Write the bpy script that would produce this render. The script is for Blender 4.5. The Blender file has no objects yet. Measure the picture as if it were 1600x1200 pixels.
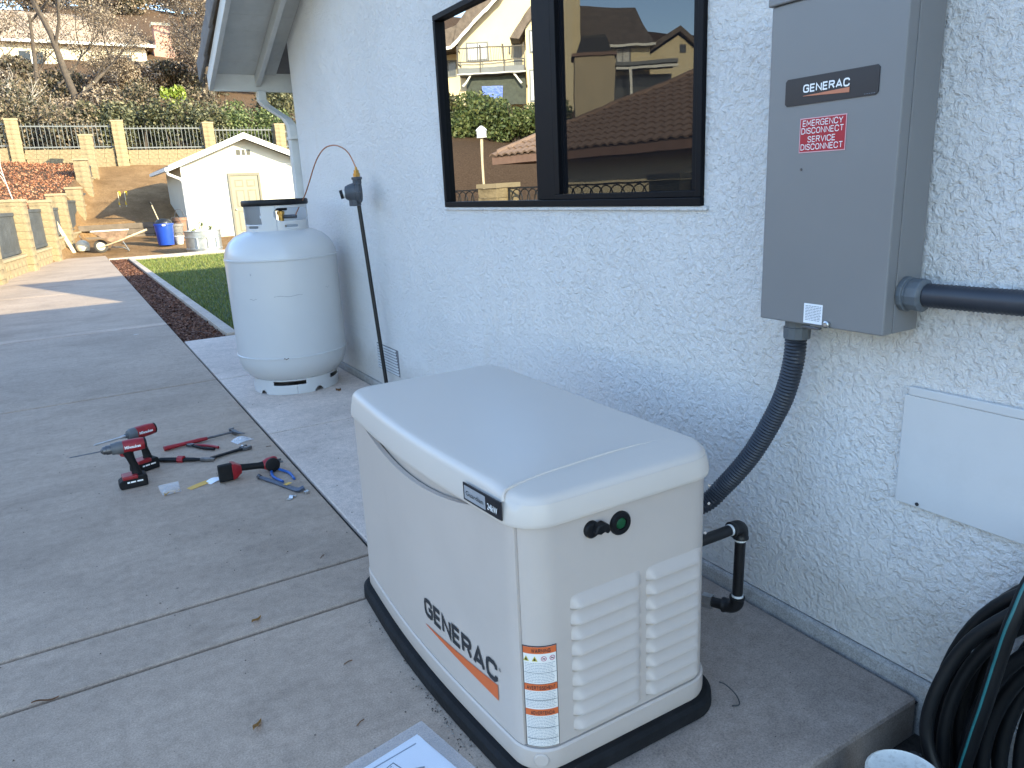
import bpy, math, random
import numpy as np
from mathutils import Vector, Matrix
PI = math.pi
sc = bpy.context.scene
COL = sc.collection
rnd = random.Random(7)

# ---------------------------------------------------------------- camera, sky, sun, exposure
cam_d = bpy.data.cameras.new('camera')
cam = bpy.data.objects.new('camera', cam_d)
COL.objects.link(cam)
YAW, PITCH, ROLL = .5235, .2609, -.0485
fw = Vector((math.sin(YAW) * math.cos(PITCH), math.cos(YAW) * math.cos(PITCH), -math.sin(PITCH)))
r0 = Vector((math.cos(YAW), -math.sin(YAW), 0))
u0 = r0.cross(fw)
rt = r0 * math.cos(ROLL) + u0 * math.sin(ROLL)
up = -r0 * math.sin(ROLL) + u0 * math.cos(ROLL)
m = Matrix((rt, up, -fw)).transposed().to_4x4()
m.translation = Vector((-1.824, -1.2615, 1.4168))
cam.matrix_world = m
cam_d.sensor_width = 36
cam_d.lens = 1150.3 / 1600 * 36
cam_d.clip_start = .02
cam_d.clip_end = 3000
sc.camera = cam
sc.render.resolution_x, sc.render.resolution_y = 1024, 768

SUN = Vector((1.46, -2.23, 1.0)).normalized()
SUN_EL = math.asin(SUN.z)
world = bpy.data.worlds.new('World')
sc.world = world
world.use_nodes = True
wn = world.node_tree
wn.nodes.clear()
sky = wn.nodes.new('ShaderNodeTexSky')
sky.sky_type = 'NISHITA'
sky.sun_disc = False
sky.sun_elevation = SUN_EL
sky.sun_rotation = math.atan2(SUN.x, SUN.y)
sky.altitude = 200
sky.air_density = 1.0
sky.dust_density = .3
sky.ozone_density = 1.9
bg = wn.nodes.new('ShaderNodeBackground')
bg.inputs[1].default_value = .15
wo = wn.nodes.new('ShaderNodeOutputWorld')
wn.links.new(sky.outputs[0], bg.inputs[0])
wn.links.new(bg.outputs[0], wo.inputs[0])

sun_d = bpy.data.lights.new('sun', 'SUN')
sun_d.energy = 2.7
sun_d.angle = math.radians(.5)
sun_d.color = (1.0, .90, .60)
sun = bpy.data.objects.new('sun', sun_d)
COL.objects.link(sun)
sun.rotation_euler = SUN.to_track_quat('Z', 'Y').to_euler()
sun.location = (20, -30, 20)

vs = sc.view_settings
vs.view_transform = 'Standard'
vs.look = 'None'
vs.gamma = 1
vs.use_curve_mapping = False
vs.exposure = 2.3

# ---------------------------------------------------------------- helpers
def tag(o, label=None, cat=None, group=None, kind=None):
    if label: o['label'] = label
    if cat: o['category'] = cat
    if group: o['group'] = group
    if kind: o['kind'] = kind
    return o

def thing(name, label, cat, loc=(0, 0, 0), rotz=0, group=None):
    o = bpy.data.objects.new(name, None)
    COL.objects.link(o)
    o.empty_display_size = .1
    o.location = loc
    o.rotation_euler = (0, 0, rotz)
    return tag(o, label, cat, group)

class MB:
    """collects faces; world coordinates unless local"""
    def __init__(s): s.v = []; s.f = []
    def add(s, vs_, fs_, M=None):
        b = len(s.v)
        s.v += [tuple(M @ Vector(p)) if M else tuple(p) for p in vs_]
        s.f += [tuple(b + i for i in f) for f in fs_]
        return s
    def box(s, x0, x1, y0, y1, z0, z1, M=None):
        return s.add([(x0,y0,z0),(x1,y0,z0),(x1,y1,z0),(x0,y1,z0),(x0,y0,z1),(x1,y0,z1),(x1,y1,z1),(x0,y1,z1)],
                     [(0,3,2,1),(4,5,6,7),(0,1,5,4),(1,2,6,5),(2,3,7,6),(3,0,4,7)], M)
    def quad(s, a, b, c, d): return s.add([a, b, c, d], [(0, 1, 2, 3)])
    def prism(s, prof, d0, d1, M=None):
        """2-D profile (x,y) swept along z from d0 to d1"""
        n = len(prof)
        vs_ = [(p[0], p[1], d0) for p in prof] + [(p[0], p[1], d1) for p in prof]
        fs_ = [tuple(range(n - 1, -1, -1)), tuple(range(n, 2 * n))] + [(i, (i + 1) % n, n + (i + 1) % n, n + i) for i in range(n)]
        return s.add(vs_, fs_, M)
    def loft(s, rings, cap0=True, cap1=True, closed=True, M=None):
        n = len(rings[0]); vs_ = [p for r in rings for p in r]; fs_ = []
        for k in range(len(rings) - 1):
            for i in range(n if closed else n - 1):
                j = (i + 1) % n
                fs_.append((k*n+i, k*n+j, (k+1)*n+j, (k+1)*n+i))
        if cap0: fs_.append(tuple(range(n - 1, -1, -1)))
        if cap1: fs_.append(tuple((len(rings)-1)*n + i for i in range(n)))
        return s.add(vs_, fs_, M)
    def lathe(s, prof, n=32, c=(0, 0, 0), M=None, cap=True):
        rings = [[(c[0] + r * math.cos(2*PI*i/n), c[1] + r * math.sin(2*PI*i/n), c[2] + z) for i in range(n)] for r, z in prof]
        return s.loft(rings, cap, cap, True, M)
    def tube(s, pts, r, n=10, cap=True, M=None):
        pts = [Vector(p) for p in pts]; rings = []
        rs = r if isinstance(r, (list, tuple)) else [r] * len(pts)
        t = (pts[1] - pts[0]).normalized()
        a = Vector((0, 0, 1)) if abs(t.z) < .9 else Vector((1, 0, 0))
        nn = t.cross(a).normalized()
        for i, p in enumerate(pts):
            t2 = (pts[min(i+1, len(pts)-1)] - pts[max(i-1, 0)])
            t2 = t2.normalized() if t2.length > 1e-9 else t
            nn = (nn - t2 * nn.dot(t2))
            nn = nn.normalized() if nn.length > 1e-6 else t2.orthogonal().normalized()
            b = t2.cross(nn); t = t2
            rings.append([tuple(p + (nn*math.cos(2*PI*k/n) + b*math.sin(2*PI*k/n)) * rs[i]) for k in range(n)])
        return s.loft(rings, cap, cap, True, M)
    def grid(s, fn, nu, nv, M=None, keep=None):
        vs_ = [fn(i/nu, j/nv) for j in range(nv+1) for i in range(nu+1)]
        fs_ = [(j*(nu+1)+i, j*(nu+1)+i+1, (j+1)*(nu+1)+i+1, (j+1)*(nu+1)+i) for j in range(nv) for i in range(nu) if keep is None or keep((i+.5)/nu, (j+.5)/nv)]
        return s.add(vs_, fs_, M)
    def build(s, name, mat_, parent=None, smooth=None, bevel=0, seg=2, solid=0, local=False, base=None, soff=-1):
        me = bpy.data.meshes.new(name)
        if parent is not None:
            p = parent
            while p.parent: p = p.parent
            off = Vector((0, 0, 0)) if local else Vector(p.location)
        else:
            if base is None and not local:
                a = np.array(s.v)
                base = ((a[:,0].min()+a[:,0].max())/2, (a[:,1].min()+a[:,1].max())/2, a[:,2].min())
            off = Vector(base or (0, 0, 0))
        me.from_pydata([(x-off.x, y-off.y, z-off.z) for x, y, z in s.v], [], s.f)
        me.update()
        if smooth is not None:
            me.polygons.foreach_set('use_smooth', [True] * len(me.polygons))
            me.set_sharp_from_angle(angle=math.radians(smooth))
        o = bpy.data.objects.new(name, me)
        COL.objects.link(o)
        if mat_: me.materials.append(mat_)
        if parent is not None: o.parent = parent
        else: o.location = off
        if solid:
            md = o.modifiers.new('Solidify', 'SOLIDIFY'); md.thickness = solid; md.offset = soff
        if bevel:
            md = o.modifiers.new('Bevel', 'BEVEL'); md.width = bevel; md.segments = seg; md.limit_method = 'ANGLE'; md.angle_limit = math.radians(40)
        return o

def bx(name, mat_, parent, x0, x1, y0, y1, z0, z1, bevel=0, M=None, **k):
    return MB().box(x0, x1, y0, y1, z0, z1, M).build(name, mat_, parent, bevel=bevel, **k)

def inst(src, name, parent, loc, rot=(0, 0, 0), scale=(1, 1, 1), me=None):
    o = bpy.data.objects.new(name, me or src.data)
    COL.objects.link(o); o.parent = parent; o.location = loc; o.rotation_euler = rot; o.scale = scale
    return o

def fast_mesh(name, co, nper, mat_, parent=None):
    """co: (N*nper,3) numpy array of separate polygons with nper corners"""
    n = len(co)
    me = bpy.data.meshes.new(name)
    me.vertices.add(n); me.vertices.foreach_set('co', co.astype(np.float32).ravel())
    me.loops.add(n); me.loops.foreach_set('vertex_index', np.arange(n, dtype=np.int32))
    me.polygons.add(n // nper)
    me.polygons.foreach_set('loop_start', np.arange(0, n, nper, dtype=np.int32))
    me.update(calc_edges=True)
    me.materials.append(mat_)
    o = bpy.data.objects.new(name, me); COL.objects.link(o)
    if parent is not None: o.parent = parent
    return o

def smoothpath(pts, k=8):
    """Catmull-Rom through the points"""
    P = [Vector(p) for p in pts]; P = [P[0]*2-P[1]] + P + [P[-1]*2-P[-2]]; out = []
    for i in range(1, len(P)-2):
        a, b, c, d = P[i-1], P[i], P[i+1], P[i+2]
        for j in range(k):
            t = j/k
            out.append(.5*((2*b)+(c-a)*t+(2*a-5*b+4*c-d)*t*t+(3*b-a-3*c+d)*t**3))
    out.append(P[-2]); return out

def text_mesh(txt, bold=.0, fn=None):
    """returns vertices normalised to a unit box and faces of a line of lettering"""
    cu = bpy.data.curves.new('lettering', 'FONT'); cu.body = txt; cu.size = 1; cu.offset = bold; cu.resolution_u = 4
    ob = bpy.data.objects.new('lettering', cu)
    COL.objects.link(ob)
    dg = bpy.context.evaluated_depsgraph_get()
    me = bpy.data.meshes.new_from_object(ob.evaluated_get(dg))
    v = np.array([tuple(q.co) for q in me.vertices]); f = [tuple(p.vertices) for p in me.polygons]
    bpy.data.objects.remove(ob); bpy.data.curves.remove(cu); bpy.data.meshes.remove(me)
    lo, hi = v.min(0), v.max(0)
    v[:, :2] = (v[:, :2] - lo[:2]) / (hi[:2] - lo[:2])
    return v, f

def lettering(name, txt, mat_, parent, fn, bold=.0, local=False):
    """fn(u,v) places the unit box of the line"""
    v, f = text_mesh(txt, bold)
    mb = MB(); mb.add([fn(p[0], p[1]) for p in v], f)
    return mb.build(name, mat_, parent, local=local)


STROKES = {
'A': (.86, [[(0, 0), (.43, 1), (.86, 0)], [(.21, .27), (.65, .27)]]),
'C': (.80, [[(.80, .70), (.77, .88), (.60, 1), (.24, 1), (.06, .90), (0, .70), (0, .30), (.06, .10), (.24, 0), (.60, 0), (.77, .12), (.80, .30)]]),
'D': (.78, [[(0, .5), (0, 1), (.45, 1), (.70, .86), (.78, .5), (.70, .14), (.45, 0), (0, 0), (0, .49)]]),
'E': (.66, [[(.66, 1), (0, 1), (0, 0), (.66, 0)], [(.0, .51), (.60, .51)]]),
'G': (.82, [[(.82, .74), (.77, .90), (.60, 1), (.24, 1), (.06, .90), (0, .70), (0, .30), (.06, .10), (.24, 0), (.62, 0), (.79, .09), (.82, .24), (.82, .49), (.44, .49)]]),
'I': (.0, [[(0, 0), (0, 1)]]),
'M': (.94, [[(0, 0), (0, 1), (.47, .28), (.94, 1), (.94, 0)]]),
'N': (.78, [[(0, 0), (0, 1), (.78, 0), (.78, 1)]]),
'O': (.82, [[(.41, 0), (.20, .04), (.05, .2), (0, .5), (.05, .8), (.20, .96), (.41, 1), (.62, .96), (.77, .8), (.82, .5), (.77, .2), (.62, .04), (.42, 0)]]),
'R': (.76, [[(0, 0), (0, 1), (.54, 1), (.70, .93), (.75, .77), (.70, .60), (.54, .52), (.0, .52)], [(.42, .52), (.76, 0)]]),
'S': (.72, [[(.70, .76), (.64, .92), (.48, 1), (.22, 1), (.06, .92), (.02, .75), (.10, .61), (.36, .52), (.62, .43), (.72, .27), (.66, .08), (.48, 0), (.22, 0), (.05, .08), (0, .25)]]),
'T': (.74, [[(0, 1), (.74, 1)], [(.37, 1), (.37, 0)]]),
'V': (.82, [[(0, 1), (.41, 0), (.82, 1)]]),
'W': (1.1, [[(0, 1), (.27, 0), (.55, .9), (.83, 0), (1.1, 1)]]),
'Y': (.80, [[(0, 1), (.40, .46), (.80, 1)], [(.40, .46), (.40, 0)]]),
}
def caps(name, txt, mat_, parent, fn, t=.14, gap=.22, local=False):
    """grotesque capitals drawn as stroked ribbons; fn(u,v) places the unit box of the line"""
    V_, F_ = [], []; x = 0
    for ch in txt:
        w, strokes = STROKES[ch]
        for si, st in enumerate(strokes):
            P = [Vector((p[0], t/2 + p[1]*(1-t))) for p in st]
            if si:                                   # butt a second stroke against the first
                d = (P[1]-P[0]).normalized()
                P[0] = P[0] + d*(t*.52 if ch != 'A' else 0)
            n = len(P); base = len(V_)
            for i, p in enumerate(P):
                a = (P[i]-P[i-1]).normalized() if i else None
                b = (P[i+1]-P[i]).normalized() if i < n-1 else None
                if a is None: a = b
                if b is None: b = a
                na, nb = Vector((-a.y, a.x)), Vector((-b.y, b.x)); m_ = (na+nb)
                m_ = m_.normalized() if m_.length > 1e-4 else na
                k = min(1.9, 1/max(.3, m_.dot(na)))
                V_ += [p + m_*t/2*k, p - m_*t/2*k]
            F_ += [(base+2*i, base+2*i+2, base+2*i+3, base+2*i+1) for i in range(n-1)]
            for q in range(base, len(V_)): V_[q] = V_[q] + Vector((x+t/2, 0))
        x += w + t + gap
    W = x - gap; mb = MB(); mb.add([fn(p.x/W, p.y) for p in V_], F_)
    return mb.build(name, mat_, parent, local=local)

# ---------------------------------------------------------------- materials
MATS = {}
def nodes(name):
    mt = bpy.data.materials.new(name); mt.use_nodes = True
    nt = mt.node_tree; b = nt.nodes['Principled BSDF']
    return mt, nt, b
def N(nt, t, **k):
    n = nt.nodes.new('ShaderNode' + t)
    for a, v in k.items():
        if a.startswith('i_'):
            key = a[2:]
            n.inputs[int(key) if key.isdigit() else key.replace('_', ' ')].default_value = v
        else: setattr(n, a, v)
    return n
def ramp(nt, src, stops):
    r = nt.nodes.new('ShaderNodeValToRGB'); e = r.color_ramp.elements
    while len(e) < len(stops): e.new(.5)
    for k, (p, c) in enumerate(stops):
        e[k].position = p; e[k].color = (c, c, c, 1) if isinstance(c, (int, float)) else tuple(c) + (1,)
    nt.links.new(src, r.inputs[0]); return r
def mix(nt, fac, a, b, mode='MIX'):
    n = nt.nodes.new('ShaderNodeMix'); n.data_type = 'RGBA'; n.blend_type = mode
    for s, v in ((0, fac), (6, a), (7, b)):
        if hasattr(v, 'is_output') or isinstance(v, bpy.types.NodeSocket): nt.links.new(v, n.inputs[s])
        elif s == 0: n.inputs[0].default_value = v
        else: n.inputs[s].default_value = tuple(v) + (1,) if len(v) == 3 else v
    return n.outputs[2]
def mat(name, col, rough=.6, var=.12, scale=8, metal=0, bump=0, bscale=60, spec=.5, coat=0, island=False, coords='Object', dirt=0, trans=0):
    """plain surface with tonal variation, optional fine relief and grime"""
    if name in MATS: return MATS[name]
    mt, nt, b = nodes(name); L = nt.links.new
    tc = N(nt, 'TexCoord')
    nz = N(nt, 'TexNoise', i_Scale=scale, i_Detail=5, i_Roughness=.6); L(tc.outputs[coords], nz.inputs[0])
    lo = tuple(c*(1-var) for c in col); hi = tuple(min(1, c*(1+var)) for c in col)
    r = ramp(nt, nz.outputs[0], [(.3, lo), (.7, hi)])
    out = r.outputs[0]
    if island:
        g = N(nt, 'NewGeometry')
        r2 = ramp(nt, g.outputs['Random Per Island'], [(0, tuple(c*.55 for c in col)), (.5, col), (1, tuple(min(1, c*1.5) for c in col))])
        out = mix(nt, .75, r.outputs[0], r2.outputs[0])
    if dirt:
        n2 = N(nt, 'TexNoise', i_Scale=scale*2.7, i_Detail=8, i_Roughness=.7); L(tc.outputs[coords], n2.inputs[0])
        rr = ramp(nt, n2.outputs[0], [(.5, 0), (.75, dirt)])
        out = mix(nt, rr.outputs[0], out, (col[0]*.35, col[1]*.3, col[2]*.25))
    L(out, b.inputs['Base Color'])
    rr = ramp(nt, nz.outputs[0], [(.25, max(0, rough-.025)), (.75, min(1, rough+.025))]); L(rr.outputs[0], b.inputs['Roughness'])
    b.inputs['Metallic'].default_value = metal
    b.inputs['Specular IOR Level'].default_value = spec
    if coat: b.inputs['Coat Weight'].default_value = coat
    if trans:
        b.inputs['Transmission Weight'].default_value = trans
    if bump:
        nb = N(nt, 'TexNoise', i_Scale=bscale, i_Detail=4, i_Roughness=.6); L(tc.outputs[coords], nb.inputs[0])
        bp = N(nt, 'Bump', i_Strength=1.0, i_Distance=bump); L(nb.outputs[0], bp.inputs['Height']); L(bp.outputs[0], b.inputs['Normal'])
    MATS[name] = mt
    return mt

def concrete(name, col, streak=.3, grime=.4, seed=0.):
    mt, nt, b = nodes(name); L = nt.links.new
    tc = N(nt, 'TexCoord'); geo = N(nt, 'NewGeometry')
    mp = N(nt, 'Mapping'); mp.inputs['Location'].default_value = (seed, seed*1.7, 0); L(geo.outputs['Position'], mp.inputs[0])
    P = mp.outputs[0]
    n1 = N(nt, 'TexNoise', i_Scale=.9, i_Detail=6, i_Roughness=.62, i_Distortion=.4); L(P, n1.inputs[0])
    c1 = ramp(nt, n1.outputs[0], [(.3, tuple(c*.80 for c in col)), (.5, col), (.72, tuple(c*1.14 for c in col))]).outputs[0]
    m2 = N(nt, 'Mapping'); m2.inputs['Scale'].default_value = (1.5, 3.2, 1); m2.inputs['Rotation'].default_value = (0, 0, .12); L(P, m2.inputs[0])
    n2 = N(nt, 'TexNoise', i_Scale=1.5, i_Detail=7, i_Roughness=.7, i_Distortion=.9); L(m2.outputs[0], n2.inputs[0])
    c2 = ramp(nt, n2.outputs[0], [(.35, 1-streak), (.52, 1.0), (.7, 1+streak*.5)]).outputs[0]
    c = mix(nt, 1, c1, c2, 'MULTIPLY')
    n3 = N(nt, 'TexNoise', i_Scale=190, i_Detail=3, i_Roughness=.8); L(P, n3.inputs[0])
    c = mix(nt, 1, c, ramp(nt, n3.outputs[0], [(.3, .62), (.5, 1.0), (.72, 1.3)]).outputs[0], 'MULTIPLY')
    n7 = N(nt, 'TexNoise', i_Scale=24, i_Detail=7, i_Roughness=.72); L(P, n7.inputs[0])
    c = mix(nt, 1, c, ramp(nt, n7.outputs[0], [(.28, .80), (.5, 1.0), (.72, 1.15)]).outputs[0], 'MULTIPLY')
    # grime blotches
    n4 = N(nt, 'TexNoise', i_Scale=2.7, i_Detail=9, i_Roughness=.72, i_Distortion=.3); L(P, n4.inputs[0])
    c = mix(nt, ramp(nt, n4.outputs[0], [(.56, 0), (.74, grime)]).outputs[0], c, tuple(x*.5 for x in (col[0]*1.02, col[1]*.97, col[2]*.9)))
    # pale lime scuffs
    n5 = N(nt, 'TexNoise', i_Scale=4.3, i_Detail=10, i_Roughness=.75, i_Distortion=1.3); L(m2.outputs[0], n5.inputs[0])
    c = mix(nt, ramp(nt, n5.outputs[0], [(.66, 0), (.78, .55)]).outputs[0], c, (.62, .61, .59))
    # small dark specks
    vo = N(nt, 'TexVoronoi', i_Scale=5.5, i_Randomness=1.0); L(P, vo.inputs[0])
    n6 = N(nt, 'TexNoise', i_Scale=40, i_Detail=2); L(P, n6.inputs[0])
    ad = N(nt, 'Math', operation='ADD'); L(vo.outputs['Distance'], ad.inputs[0])
    ml = N(nt, 'Math', operation='MULTIPLY', i_1=.08); L(n6.outputs[0], ml.inputs[0]); L(ml.outputs[0], ad.inputs[1])
    c = mix(nt, ramp(nt, ad.outputs[0], [(.058, .6), (.066, 0)]).outputs[0], c, (.05, .04, .035))
    vw = N(nt, 'TexVoronoi', i_Scale=1.15, i_Randomness=1.0); L(P, vw.inputs[0])
    n8 = N(nt, 'TexNoise', i_Scale=26, i_Detail=5, i_Roughness=.7); L(P, n8.inputs[0])
    aw = N(nt, 'Math', operation='MULTIPLY_ADD', i_1=.16); L(n8.outputs[0], aw.inputs[0]); L(vw.outputs['Distance'], aw.inputs[2])
    c = mix(nt, ramp(nt, aw.outputs[0], [(.098, .7), (.115, 0)]).outputs[0], c, (.66, .64, .61))
    L(c, b.inputs['Base Color'])
    b.inputs['Roughness'].default_value = .82
    b.inputs['Specular IOR Level'].default_value = .3
    bp = N(nt, 'Bump', i_Strength=.6, i_Distance=.0018)
    h = N(nt, 'Math', operation='ADD'); L(n3.outputs[0], h.inputs[0]); L(n2.outputs[0], h.inputs[1])
    L(h.outputs[0], bp.inputs['Height']); L(bp.outputs[0], b.inputs['Normal'])
    MATS[name] = mt
    return mt

def stucco(name, col, dist=.006, scale=1.0):
    mt, nt, b = nodes(name); L = nt.links.new
    geo = N(nt, 'NewGeometry'); P = geo.outputs['Position']
    a = N(nt, 'TexNoise', i_Scale=40*scale, i_Detail=4, i_Roughness=.6, i_Distortion=.5); L(P, a.inputs[0])
    ra = ramp(nt, a.outputs[0], [(.38, 0), (.50, .6), (.64, 1)])
    f = N(nt, 'TexNoise', i_Scale=85*scale, i_Detail=4, i_Roughness=.7); L(P, f.inputs[0])
    w = N(nt, 'TexNoise', i_Scale=3.2, i_Detail=4, i_Roughness=.6, i_Distortion=.8); L(P, w.inputs[0])
    amt = ramp(nt, w.outputs[0], [(.34, .6), (.48, .9), (.66, 1.1)])
    m1 = N(nt, 'Math', operation='MULTIPLY'); L(ra.outputs[0], m1.inputs[0]); L(amt.outputs[0], m1.inputs[1])
    m2 = N(nt, 'Math', operation='MULTIPLY_ADD', i_1=1.5); L(f.outputs[0], m2.inputs[0]); L(m1.outputs[0], m2.inputs[2])
    bp = N(nt, 'Bump', i_Strength=1.0, i_Distance=dist); L(m2.outputs[0], bp.inputs['Height']); L(bp.outputs[0], b.inputs['Normal'])
    n1 = N(nt, 'TexNoise', i_Scale=.8, i_Detail=7, i_Roughness=.65); L(P, n1.inputs[0])
    c = ramp(nt, n1.outputs[0], [(.3, tuple(x*.9 for x in col)), (.65, col)]).outputs[0]
    # faint tan soiling in vertical runs
    mp = N(nt, 'Mapping'); mp.inputs['Scale'].default_value = (1, 3.2, .5); L(P, mp.inputs[0])
    n2 = N(nt, 'TexNoise', i_Scale=1.7, i_Detail=8, i_Roughness=.7); L(mp.outputs[0], n2.inputs[0])
    c = mix(nt, ramp(nt, n2.outputs[0], [(.55, 0), (.8, .35)]).outputs[0], c, (col[0]*.86, col[1]*.78, col[2]*.66))
    # soil splashed up from the ground, ragged upper edge
    sx = N(nt, 'SeparateXYZ'); L(P, sx.inputs[0])
    n3 = N(nt, 'TexNoise', i_Scale=5.5, i_Detail=8, i_Roughness=.72); L(P, n3.inputs[0])
    hh = N(nt, 'Math', operation='MULTIPLY_ADD', i_1=-.42); L(n3.outputs[0], hh.inputs[0]); L(sx.outputs[2], hh.inputs[2])
    c = mix(nt, ramp(nt, hh.outputs[0], [(-.05, .26), (.13, 0)]).outputs[0], c, (.34, .28, .21))
    L(c, b.inputs['Base Color'])
    b.inputs['Roughness'].default_value = .75
    b.inputs['Specular IOR Level'].default_value = .35
    MATS[name] = mt
    return mt

def leafmat(name, cols, rough=.6):
    mt, nt, b = nodes(name); L = nt.links.new
    g = N(nt, 'NewGeometry')
    k = len(cols)
    r = ramp(nt, g.outputs['Random Per Island'], [(i/(k-1), c) for i, c in enumerate(cols)])
    L(r.outputs[0], b.inputs['Base Color'])
    b.inputs['Roughness'].default_value = rough
    b.inputs['Subsurface Weight'].default_value = 0
    MATS[name] = mt
    return mt

STUCCO = stucco('white stucco', (.77, .75, .73), .0062)
CONC = concrete('broomed concrete', (.385, .292, .222), .11, .38)
CONC2 = concrete('smooth pale concrete', (.60, .49, .415), .10, .3, 3.7)
CONC3 = concrete('pad concrete', (.34, .275, .23), .14, .75, 9.1)
CONC4 = concrete('patch concrete', (.46, .345, .265), .1, .3, 7.)
KERB = concrete('kerb concrete', (.46, .38, .31), .1, .2, 5.)
STEM = concrete('footing concrete', (.36, .345, .33), .2, .5, 12.)
JOINT = mat('joint filler', (.016, .014, .012), .9)
GENW = mat('beige powder coat', (.515, .448, .398), .42, .035, 3, bump=.0002, bscale=600, spec=.5, dirt=.05)
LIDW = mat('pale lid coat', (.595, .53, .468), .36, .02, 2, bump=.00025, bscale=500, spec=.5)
BLACKPL = mat('black plastic', (.006, .0065, .008), .5, .3, 20, bump=.0004, bscale=200, spec=.3)
PADBLK = mat('black composite base', (.009, .0095, .011), .75, .4, 14, bump=.002, bscale=60, dirt=.3, spec=.25)
TSGREY = mat('grey enclosure paint', (.185, .184, .185), .42, .035, 2, spec=.5, bump=.0002, bscale=500)
CONDUIT = mat('dark grey conduit', (.026, .030, .040), .45, .15, 10)
CONDFIT = mat('grey conduit fitting', (.10, .115, .13), .5, .15, 20)
PIPEBLK = mat('black iron pipe', (.006, .006, .007), .45, .3, 30, bump=.0005, bscale=150)
TAPE = mat('white thread tape', (.7, .7, .68), .6)
STEEL = mat('bright steel', (.55, .55, .55), .32, .2, 30, metal=1)
DKSTEEL = mat('dark steel', (.13, .13, .135), .42, .3, 30, metal=.8)
BRASS = mat('brass', (.55, .33, .10), .35, .2, 30, metal=1)
COPPER = mat('copper tube', (.42, .20, .12), .4, .2, 30, metal=.8)
REGGREY = mat('regulator grey', (.055, .062, .075), .55, .2, 30, bump=.001, bscale=90)
TANKW = mat('white tank enamel', (.53, .525, .52), .30, .02, 2.5, spec=.5, coat=.25)
RED = mat('red tool plastic', (.26, .008, .014), .42, .2, 20)
TOOLBLK = mat('black tool rubber', (.007, .007, .008), .65, .3, 20, bump=.0008, bscale=220, spec=.25)
TOOLGREY = mat('grey tool housing', (.10, .105, .11), .5, .2, 20)
BLUE = mat('blue grip', (.02, .10, .34), .45, .15, 20)
YELLOW = mat('yellow card', (.62, .36, .06), .6, .12, 20)
PAPER = mat('white paper', (.78, .80, .84), .6, .03, 6)
LABELW = mat('white label stock', (.80, .76, .70), .55, .03, 6)
INK = mat('dark ink', (.02, .022, .026), .6)
GREYINK = mat('grey ink', (.16, .19, .24), .6)
WHITEINK = mat('white ink', (.8, .8, .8), .5)
ORANGE = mat('orange print', (.62, .13, .035), .5, .06)
REDST = mat('red sticker', (.36, .006, .022), .4, .05)
PINKED = mat('pink sticker edge', (.62, .35, .38), .5)
DKPLATE = mat('navy black plate', (.007, .008, .013), .35, .1)
BRONZE = mat('bronze anodised frame', (.003, .0033, .005), .55, .2, 20, spec=.15)
TRIMW = mat('painted trim', (.56, .55, .52), .55, .06, 6, dirt=.12)
SOFFIT = mat('painted soffit', (.52, .51, .47), .6, .08, 5, dirt=.15)
GREEN = mat('green indicator', (.01, .08, .03), .3)
PANELW = mat('painted access panel', (.54, .54, .54), .5, .03, 4, dirt=.06, bump=.0006, bscale=40)
# ---------------------------------------------------------------- terrain
def sst(a, b, x):
    t = max(0., min(1., (x-a)/(b-a))); return t*t*(3-2*t)
def wallx(y): return -3.23 - .1507*(17.7-y)          # the perimeter block wall's line
def T(x, y):
    # right of the perimeter wall: drive level, dirt flat, bank, bench, hillside
    if y < 23.5: a = -.15
    elif y < 28.9: a = -.03 + .075*(y-23.9) if y > 23.9 else -.15 + .3*(y-23.5)
    elif y < 29.15: a = .35 + (y-28.9)/.25*.5
    elif y < 38: a = .85 + (y-29.15)*.262
    elif y < 41: a = 3.17 + .03*(y-38)
    elif y < 82: a = 3.26 + (y-41)*.39
    else: a = 19.25 + (y-82)*.06
    # left of it: slope starts nearer
    if y < 13: b = -.25
    elif y < 22: b = -.25 + (y-13)*.09
    elif y < 37: b = .56 + (y-22)*.185
    elif y < 41: b = 3.335
    elif y < 82: b = 3.335 + (y-41)*.37
    else: b = 18.5 + (y-82)*.06
    k = sst(-.25, .35, wallx(min(y, 37.6)) - x)
    z = a*(1-k) + b*k
    if x < -8: z += (1.4*sst(22, 30, y) + .9*sst(30, 37, y))*sst(-8, -13, x)
    if y > 30: z += .10*math.sin(x*.9+y*.5)*math.sin(y*.7-x*.3)*min(1, (y-30)/4)
    return z

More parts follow.
